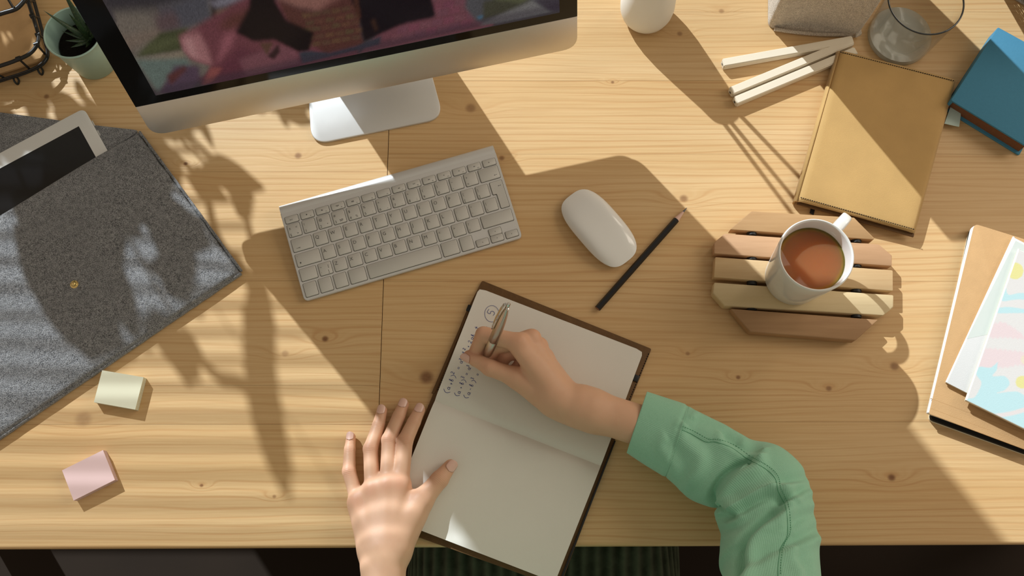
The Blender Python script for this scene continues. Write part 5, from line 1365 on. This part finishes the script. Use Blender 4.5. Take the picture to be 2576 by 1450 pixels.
body = link('body', me, q.m, person, True)
# fingernails
def nail(p, d, n, r, L, w=1.0):
    d = d / np.linalg.norm(d); n = n - d * (n @ d); n = n / np.linalg.norm(n); s = np.cross(d, n); nu, nv = 10, 12; Vv = []
    for j in range(nv + 1):
        t = j / nv; half = R(52) * w * (1 - .10 * (1 - t)) * (min(1, (t / .22)) ** .5 if t < .22 else 1) * (1 if t < .8 else 1)
        if t > .62: half *= math.sqrt(max(0.03, 1 - ((t - .62) / .385) ** 2))
        for i in range(nu + 1):
            a_ = (i / nu * 2 - 1) * half; Vv.append(p + d * (t - .5) * L + (n * math.cos(a_) + s * math.sin(a_)) * (r * (1.0 - .06 * (t - .5))))
    Fq = [(j * (nu + 1) + i, j * (nu + 1) + i + 1, (j + 1) * (nu + 1) + i + 1, (j + 1) * (nu + 1) + i) for j in range(nv) for i in range(nu)]
    o = mk('fingernail', Vv, Fq, M_SKINNAIL, person, True); so = o.modifiers.new('s', 'SOLIDIFY'); so.thickness = .0006; so.offset = 0; return o
for f in 'imrl': nail(Lf[f][2] + (0, 0, .0004), Lf[f][2] - Lf[f][1], zz_ + np.array((-.15, 0, 0)), Lr[f][3] + .0003, .0115 if f != 'l' else .0098)
nail(Lth[3] + (0, 0, .0006), Lth[3] - Lth[2], zz_ + np.array((.45, -.1, 0)), .0080, .0135)
nail(RT_[3] + np.array((-.001, .0, .0)), RT_[3] - RT_[2], np.array((-.15, -.75, .65)), .0077, .0130)
# hair
S = SDF((-.12, -.42, .30), (.22, -.10, .70), .005)
S.ell(hd_ + (0, -.022, .022), (.086, .095, .112), .02); S.cap(hd_ + (-.06, -.05, 0), hd_ + (-.07, -.07, -.18), .038, .030, .03); S.cap(hd_ + (.06, -.05, 0), hd_ + (.07, -.07, -.18), .038, .030, .03); S.cap(hd_ + (0, -.07, 0), hd_ + (0, -.09, -.18), .06, .05, .03)
Hp, Hq = S.mesh(1); q = NT('dark_brown_hair'); q.b.inputs['Base Color'].default_value = (.035, .018, .010, 1); q.b.inputs['Roughness'].default_value = .45
mk('hair', Hp, Hq.tolist(), q.m, person, True)

# ---- sweatshirt
q = NT('mint_sweatshirt'); b_ = q.b; uvn = q.n('ShaderNodeUVMap'); uvn.uv_map = 'UVMap'
sep = q.n('ShaderNodeSeparateXYZ'); q.l(uvn.outputs[0], sep.inputs[0])
rib = q.math('SINE', q.math('MULTIPLY', sep.outputs[1], 2 * math.pi * 470)); ribu = q.math('SINE', q.math('MULTIPLY', sep.outputs[0], 2 * math.pi * 900))
n_ = q.noise(q.pos(), 700, 2, .6); n2 = q.noise(q.pos(), 18, 2, .5)
kn = q.math('ADD', q.math('MULTIPLY', rib, .5), q.math('MULTIPLY', ribu, .2))
fcol = q.math('MULTIPLY_ADD', kn, .07, q.math('MULTIPLY_ADD', n_, .5, .10), clamp=True)
q.l(q.mix(fcol, (.26, .54, .37), (.41, .70, .53)), b_.inputs['Base Color']); b_.inputs['Roughness'].default_value = .95; b_.inputs['Specular IOR Level'].default_value = .1; b_.inputs['Sheen Weight'].default_value = .25
q.bump(q.math('ADD', kn, n_), .0005, .4); M_SWEAT = q.m
M_SEAM = mat('mint_thread', (.14, .36, .22), .9, 0, .1, .05)
SEC = [((1577, 1138), (1627, 988), .044, .62), ((1622, 1168), (1676, 1004), .046, .64), ((1672, 1199), (1729, 1022), .048, .66), ((1700, 1222), (1758, 1040), .049, .68), ((1735, 1256), (1815, 1068), .050, .70),
       ((1785, 1275), (1880, 1105), .052, .74), ((1812, 1279), (1940, 1120), .055, .78), ((1800, 1292), (1990, 1150), .060, .80), ((1805, 1318), (2026, 1195), .064, .82), ((1812, 1345), (2038, 1245), .070, .84),
       ((1811, 1380), (2053, 1320), .080, .86), ((1809, 1415), (2060, 1390), .093, .88), ((1818, 1456), (2063, 1452), .108, .9)]
cen, hv, hh, bb_ = [], [], [], []
for Lx, Rx, z, f in SEC:
    A, B = W(*Lx, z), W(*Rx, z); cen.append((A + B) / 2); hv.append((B - A) / 2); bb_.append(f)
cen += [Vector((.248, -.085, .150)), Vector((.240, -.15, .215)), Vector((.222, -.22, .285)), Vector((.19, -.27, .335))]
hv += [Vector((.060, .004, .004)), Vector((.062, .0, .012)), Vector((.062, -.0, .03)), Vector((.05, 0, .05))]; bb_ += [.95, 1, 1, 1]
NS = 330; NT_ = 150
ti = np.linspace(0, len(cen) - 1, NS)
def cr_interp(arr):
    arr = np.array([tuple(v) if hasattr(v, '__len__') or isinstance(v, Vector) else (v,) for v in arr], float); out = []
    for t in ti:
        i = min(int(t), len(arr) - 2); f = t - i; p1, p2 = arr[i], arr[i + 1]; p0 = arr[i - 1] if i else 2 * p1 - p2; p3 = arr[i + 2] if i + 2 < len(arr) else 2 * p2 - p1
        out.append(.5 * (2 * p1 + (p2 - p0) * f + (2 * p0 - 5 * p1 + 4 * p2 - p3) * f * f + (-p0 + 3 * p1 - 3 * p2 + p3) * f ** 3))
    return np.array(out)
C_, H_, B_ = cr_interp(cen), cr_interp(hv), cr_interp(bb_)[:, 0]
for _ in range(6): C_[1:-1] = (C_[:-2] + 2 * C_[1:-1] + C_[2:]) / 4; H_[1:-1] = (H_[:-2] + 2 * H_[1:-1] + H_[2:]) / 4
T_ = np.gradient(C_, axis=0); T_ /= np.linalg.norm(T_, axis=1)[:, None]
hl = np.linalg.norm(H_, axis=1); N_ = np.cross(H_ / hl[:, None], T_); N_ /= np.linalg.norm(N_, axis=1)[:, None]
N_[N_[:, 2] < 0] *= -1
th = np.linspace(0, 2 * math.pi, NT_, endpoint=False)
ca, sa_ = np.cos(th), np.sin(th); pw = lambda v, e: np.sign(v) * np.abs(v) ** e
Pv = C_[:, None] + H_[:, None] * pw(ca, .92)[None, :, None] + N_[:, None] * (hl * B_)[:, None, None] * pw(sa_, .95)[None, :, None]
nrm = H_[:, None] / hl[:, None, None] * ca[None, :, None] + N_[:, None] * sa_[None, :, None]
pxy = proj_np(Pv.reshape(-1, 3)).reshape(NS, NT_, 2); upf = np.clip(sa_ * 1.6 + .25, 0, 1)[None]
def dist_poly(pl):
    P = pxy; best = np.full(P.shape[:2], 1e9); sgn = np.zeros(P.shape[:2])
    pl = [np.array(v[:2]) for v in catmull([Vector((a, c, 0)) for a, c in pl], 5)]
    for a, c in zip(pl, pl[1:]):
        ab = c - a; L2 = ab @ ab; t = np.clip(((P - a) @ ab) / L2, 0, 1); dv = P - a - t[..., None] * ab; d = np.sqrt((dv ** 2).sum(-1)); s = ab[0] * dv[..., 1] - ab[1] * dv[..., 0]
        m = d < best; best = np.where(m, d, best); sgn = np.where(m, np.sign(s), sgn)
    return best, sgn
disp = np.zeros((NS, NT_))
# creases: polyline, depth (m), crease width px, ridge height, ridge offset px, ridge side
FOLDS = [([(1822, 1284), (1797, 1268), (1792, 1245), (1815, 1205), (1850, 1175), (1885, 1160)], .0070, 9, .0050, 26, 1), ([(1812, 1308), (1850, 1296), (1900, 1268), (1945, 1250), (1968, 1258)], .0060, 12, .0040, 24, -1),
         ([(1858, 1450), (1862, 1400), (1872, 1360), (1900, 1325), (1950, 1288)], .0065, 11, .0055, 26, 1), ([(1800, 1330), (1850, 1330), (1900, 1295), (1960, 1262)], .0020, 14, .0035, 18, -1),
         ([(1862, 1440), (1920, 1395), (1985, 1365), (2048, 1335)], .0030, 14, .0032, 24, 1), ([(1960, 1215), (1990, 1205), (2026, 1200)], .0028, 14, .003, 22, 1), ([(1985, 1255), (2010, 1235), (2030, 1225)], .003, 12, .003, 18, 1),
         ([(1745, 1090), (1790, 1140), (1780, 1200), (1740, 1245)], .0022, 22, .002, 30, 1), ([(1830, 1100), (1870, 1130), (1900, 1130)], .0025, 14, .002, 20, 1), ([(1690, 1120), (1720, 1170), (1715, 1215)], .0012, 18, .0015, 26, 1),
         ([(1985, 1320), (2020, 1300), (2055, 1290)], .0022, 14, .002, 20, -1), ([(2010, 1400), (2030, 1430), (2035, 1460)], .002, 16, .002, 20, 1), ([(1760, 1060), (1800, 1075), (1850, 1110)], .0015, 14, .0015, 18, -1)]
for pl_, dep, w, rh, ro, sd in FOLDS:
    d, s = dist_poly(pl_); disp += upf * (-1.45 * dep * np.exp(-(d / w) ** 2) + 1.5 * rh * np.exp(-((d * s * sd - ro) / (ro * .62)) ** 2))
SEAMPX = [(1703, 1077), (1740, 1093), (1775, 1112), (1800, 1113), (1840, 1127), (1880, 1155), (1925, 1180), (1950, 1205), (1957, 1235), (1966, 1254), (1976, 1275), (1981, 1315), (1980, 1350), (1965, 1378), (1958, 1415), (1957, 1455)]
d, s = dist_poly(SEAMPX); disp += upf * (-.0011 * np.exp(-(d / 3.2) ** 2) + .0007 * np.exp(-((d * s + 9) / 7) ** 2))
d2_, s2_ = dist_poly([(1672, 1203), (1690, 1140), (1706, 1080), (1731, 1016)]); disp += -.0014 * np.exp(-(d2_ / 3.5) ** 2)
# soft random wrinkling farther up the arm
gg = rng.standard_normal((NS, NT_))
for k_ in (14, 14): gg = blur2(np.concatenate([gg[:, -30:], gg, gg[:, :30]], 1)[..., None], k_)[:, 30:-30, 0]
disp += gg / gg.std() * .00022 * np.clip((ti - 2.2) / 3, 0, 1)[:, None]
disp = blur2(np.concatenate([disp[:, -8:], disp, disp[:, :8]], 1)[..., None], 1)[:, 8:-8, 0]
cuffi = int(np.searchsorted(ti, 2.0))
Pv = Pv + nrm * disp[..., None]; Pv[..., 2] = np.where((Pv[..., 1] > .0), np.maximum(Pv[..., 2], .0012), Pv[..., 2])
arc = np.concatenate([[0], np.cumsum(np.linalg.norm(np.diff(C_, axis=0), axis=1))])
def loft(name, i0, i1, par, grow=0.0, thick=.0022):
    P = Pv[i0:i1] + nrm[i0:i1] * grow; n = i1 - i0; idx = np.arange(n * NT_).reshape(n, NT_)
    Fq = np.stack([idx[:-1], np.roll(idx[:-1], -1, 1), np.roll(idx[1:], -1, 1), idx[1:]], -1).reshape(-1, 4)
    me = bpy.data.meshes.new(name); me.from_pydata(P.reshape(-1, 3).tolist(), [], Fq.tolist()); me.update()
    uv = me.uv_layers.new(name='UVMap'); vi = np.zeros(len(me.loops), int); me.loops.foreach_get('vertex_index', vi)
    r, c = vi // NT_, vi % NT_; u = arc[i0 + r] ; v = c / NT_ * .34; v = np.where((c == 0) & (np.arange(len(vi)) % 4 >= 1) & (np.arange(len(vi)) % 4 <= 2), .34, v)
    uv.data.foreach_set('uv', np.stack([u, v], 1).astype(np.float32).ravel())
    o = link(name, me, M_SWEAT, par, True); so = o.modifiers.new('s', 'SOLIDIFY'); so.thickness = thick; so.offset = -1
    me.update(); 
    return o
sh = None
S = SDF((-.34, -.50, -.18), (.46, .0, .46), .007)
S.cap(hipc + (0, 0, .08), ch, .150, .140, .05, ((0, 1, 0), 1.3)); S.cap(Ls, Rs, .068, .068, .06); S.cap(Rs, (.235, -.20, .265), .070, .062, .03); S.cap(Ls, (-.215, -.17, .12), .066, .058, .03); S.cap((-.215, -.17, .12), (-.18, -.105, .068), .056, .050, .02)
S.cap(ch + (0, 0, .09), nk - (0, 0, .0), .085, .070, .03)
Sp, Sq = S.mesh(1); sh = mk('sweatshirt', Sp, Sq.tolist(), M_SWEAT, person, True)
uvl = sh.data.uv_layers.new(name='UVMap')
sl_ = loft('sleeve', cuffi, NS, sh); cf = loft('cuff', 0, cuffi + 1, sh, .0008, .003)
# stitching beside the sleeve seam, lying on the cloth
from mathutils.bvhtree import BVHTree
bvh = BVHTree.FromPolygons([tuple(v) for v in Pv.reshape(-1, 3)], [tuple(f) for f in np.stack([np.arange(NS * NT_).reshape(NS, NT_)[:-1], np.roll(np.arange(NS * NT_).reshape(NS, NT_)[:-1], -1, 1), np.roll(np.arange(NS * NT_).reshape(NS, NT_)[1:], -1, 1), np.arange(NS * NT_).reshape(NS, NT_)[1:]], -1).reshape(-1, 4).tolist()])
def on_cloth(x, y):
    h = bvh.ray_cast(Vector((0, 0, CH)), ray(x, y).normalized()); return h[0]
b = bmesh.new(); path = catmull([Vector((x + 7, y - 7, 0)) for x, y in SEAMPX], 12); acc = 0; prev = None
line = []
for p in path:
    if prev is None or (p - prev).length > 4.2: line.append(p); prev = p
for i in range(0, len(line) - 1):
    A = on_cloth(*line[i][:2]); Bq = on_cloth(*(line[i].lerp(line[i + 1], .55))[:2])
    if A and Bq: tube_bm([A + Vector((0, 0, .0001)), Bq + Vector((0, 0, .0001))], .00045, 5, b)
bm_obj('stitching', b, M_SEAM, sl_, kind='stuff')
def seamtube(name, pxs, par, r=.00045):
    b = bmesh.new(); P = [on_cloth(*p[:2]) for p in catmull([Vector((x, y, 0)) for x, y in pxs], 8)]; P = [p for p in P if p]; tube_bm(P, r, 6, b); return bm_obj(name, b, M_SEAM, par)
seamtube('seam', SEAMPX, sl_); seamtube('seam', [(1674, 1198), (1690, 1140), (1706, 1080), (1728, 1022)], sl_, .0006)

# ---- trousers, shoes and stool (mostly under the desk)
nS, nT = 60, 220; th2 = np.linspace(0, 2 * math.pi, nT, endpoint=False)
q = NT('dark_green_corduroy'); uvn = q.n('ShaderNodeUVMap'); uvn.uv_map = 'UVMap'; sep = q.n('ShaderNodeSeparateXYZ'); q.l(uvn.outputs[0], sep.inputs[0])
rb = q.math('SINE', q.math('MULTIPLY', sep.outputs[1], 2 * math.pi * 34)); n_ = q.noise(q.pos(), 60, 3, .6)
q.l(q.mix(q.math('MULTIPLY_ADD', rb, .35, n_, clamp=True), (.03, .036, .022), (.11, .125, .08)), q.b.inputs['Base Color']); q.b.inputs['Roughness'].default_value = 1; q.b.inputs['Specular IOR Level'].default_value = .05; q.bump(rb, .003, .6); M_CORD = q.m
trs = None
def leg_mesh(name, P, rads, par):
    P = catmull(P, 10); n = len(P); rr = np.interp(np.linspace(0, 1, n), np.linspace(0, 1, len(rads)), rads); V, Fq = [], []
    up0 = Vector((0, 0, 1))
    for i, p in enumerate(P):
        t = (P[min(i + 1, n - 1)] - P[max(i - 1, 0)]).normalized(); s = t.cross(Vector((1, 0, 0))).normalized(); u = s.cross(t)
        for k in range(nT):
            a = th2[k]; r = rr[i] * (1 + .015 * math.sin(a * 34) + .03 * math.sin(a * 5 + i * .35)); V.append(p + (s * math.sin(a) * .85 + u * math.cos(a)) * r)
    for i in range(n - 1):
        for k in range(nT): Fq.append((i * nT + k, i * nT + (k + 1) % nT, (i + 1) * nT + (k + 1) % nT, (i + 1) * nT + k))
    o = mk(name, V, Fq, M_CORD, par, True); me = o.data; uv = me.uv_layers.new(name='UVMap'); vi = np.zeros(len(me.loops), int); me.loops.foreach_get('vertex_index', vi)
    uv.data.foreach_set('uv', np.stack([vi // nT / n, (vi % nT) / nT], 1).astype(np.float32).ravel()); return o
trs = leg_mesh('trousers', [(-.05, -.40, -.235), (-.045, -.2, -.230), (-.045, .02, -.200), (-.06, .17, -.215), (-.06, .205, -.30), (-.065, .19, -.50), (-.065, .185, -.665)], [.12, .105, .092, .080, .075, .065, .06], person)
leg_mesh('trouser_leg', [(.13, -.40, -.235), (.13, -.2, -.230), (.13, .02, -.200), (.14, .17, -.215), (.14, .205, -.30), (.145, .19, -.50), (.145, .185, -.665)], [.12, .105, .092, .080, .075, .065, .06], trs)
for x in (-.065, .145):
    b = lathe_bm([(0, 0), (.045, 0), (.048, .02), (.042, .05), (.03, .075), (0, .08)], (x, .22, -.739), 28)
    for v in b.verts: v.co.y = .235 + (v.co.y - .22) * (2.5 if v.co.y > .22 else 1.7)
    bm_obj('shoe', b, mat('dark_canvas_shoe', (.05, .045, .04), .8), person)
stool = thing('stool', 'plain wooden stool under the writing person', 'stool', (.04, -.30, -.74))
lathe('seat', [(0, 0), (.17, 0), (.18, .01), (.18, .025), (.17, .032), (0, .032)], (.04, -.32, -.402), M_PENCILWOOD, stool, 40)
for sx in (-1, 1):
    for sy in (-1, 1): tube('leg', [(.04 + sx * .11, -.32 + sy * .11, -.402), (.04 + sx * .15, -.32 + sy * .15, -.74)], .014, M_PENCILWOOD, stool, 10)
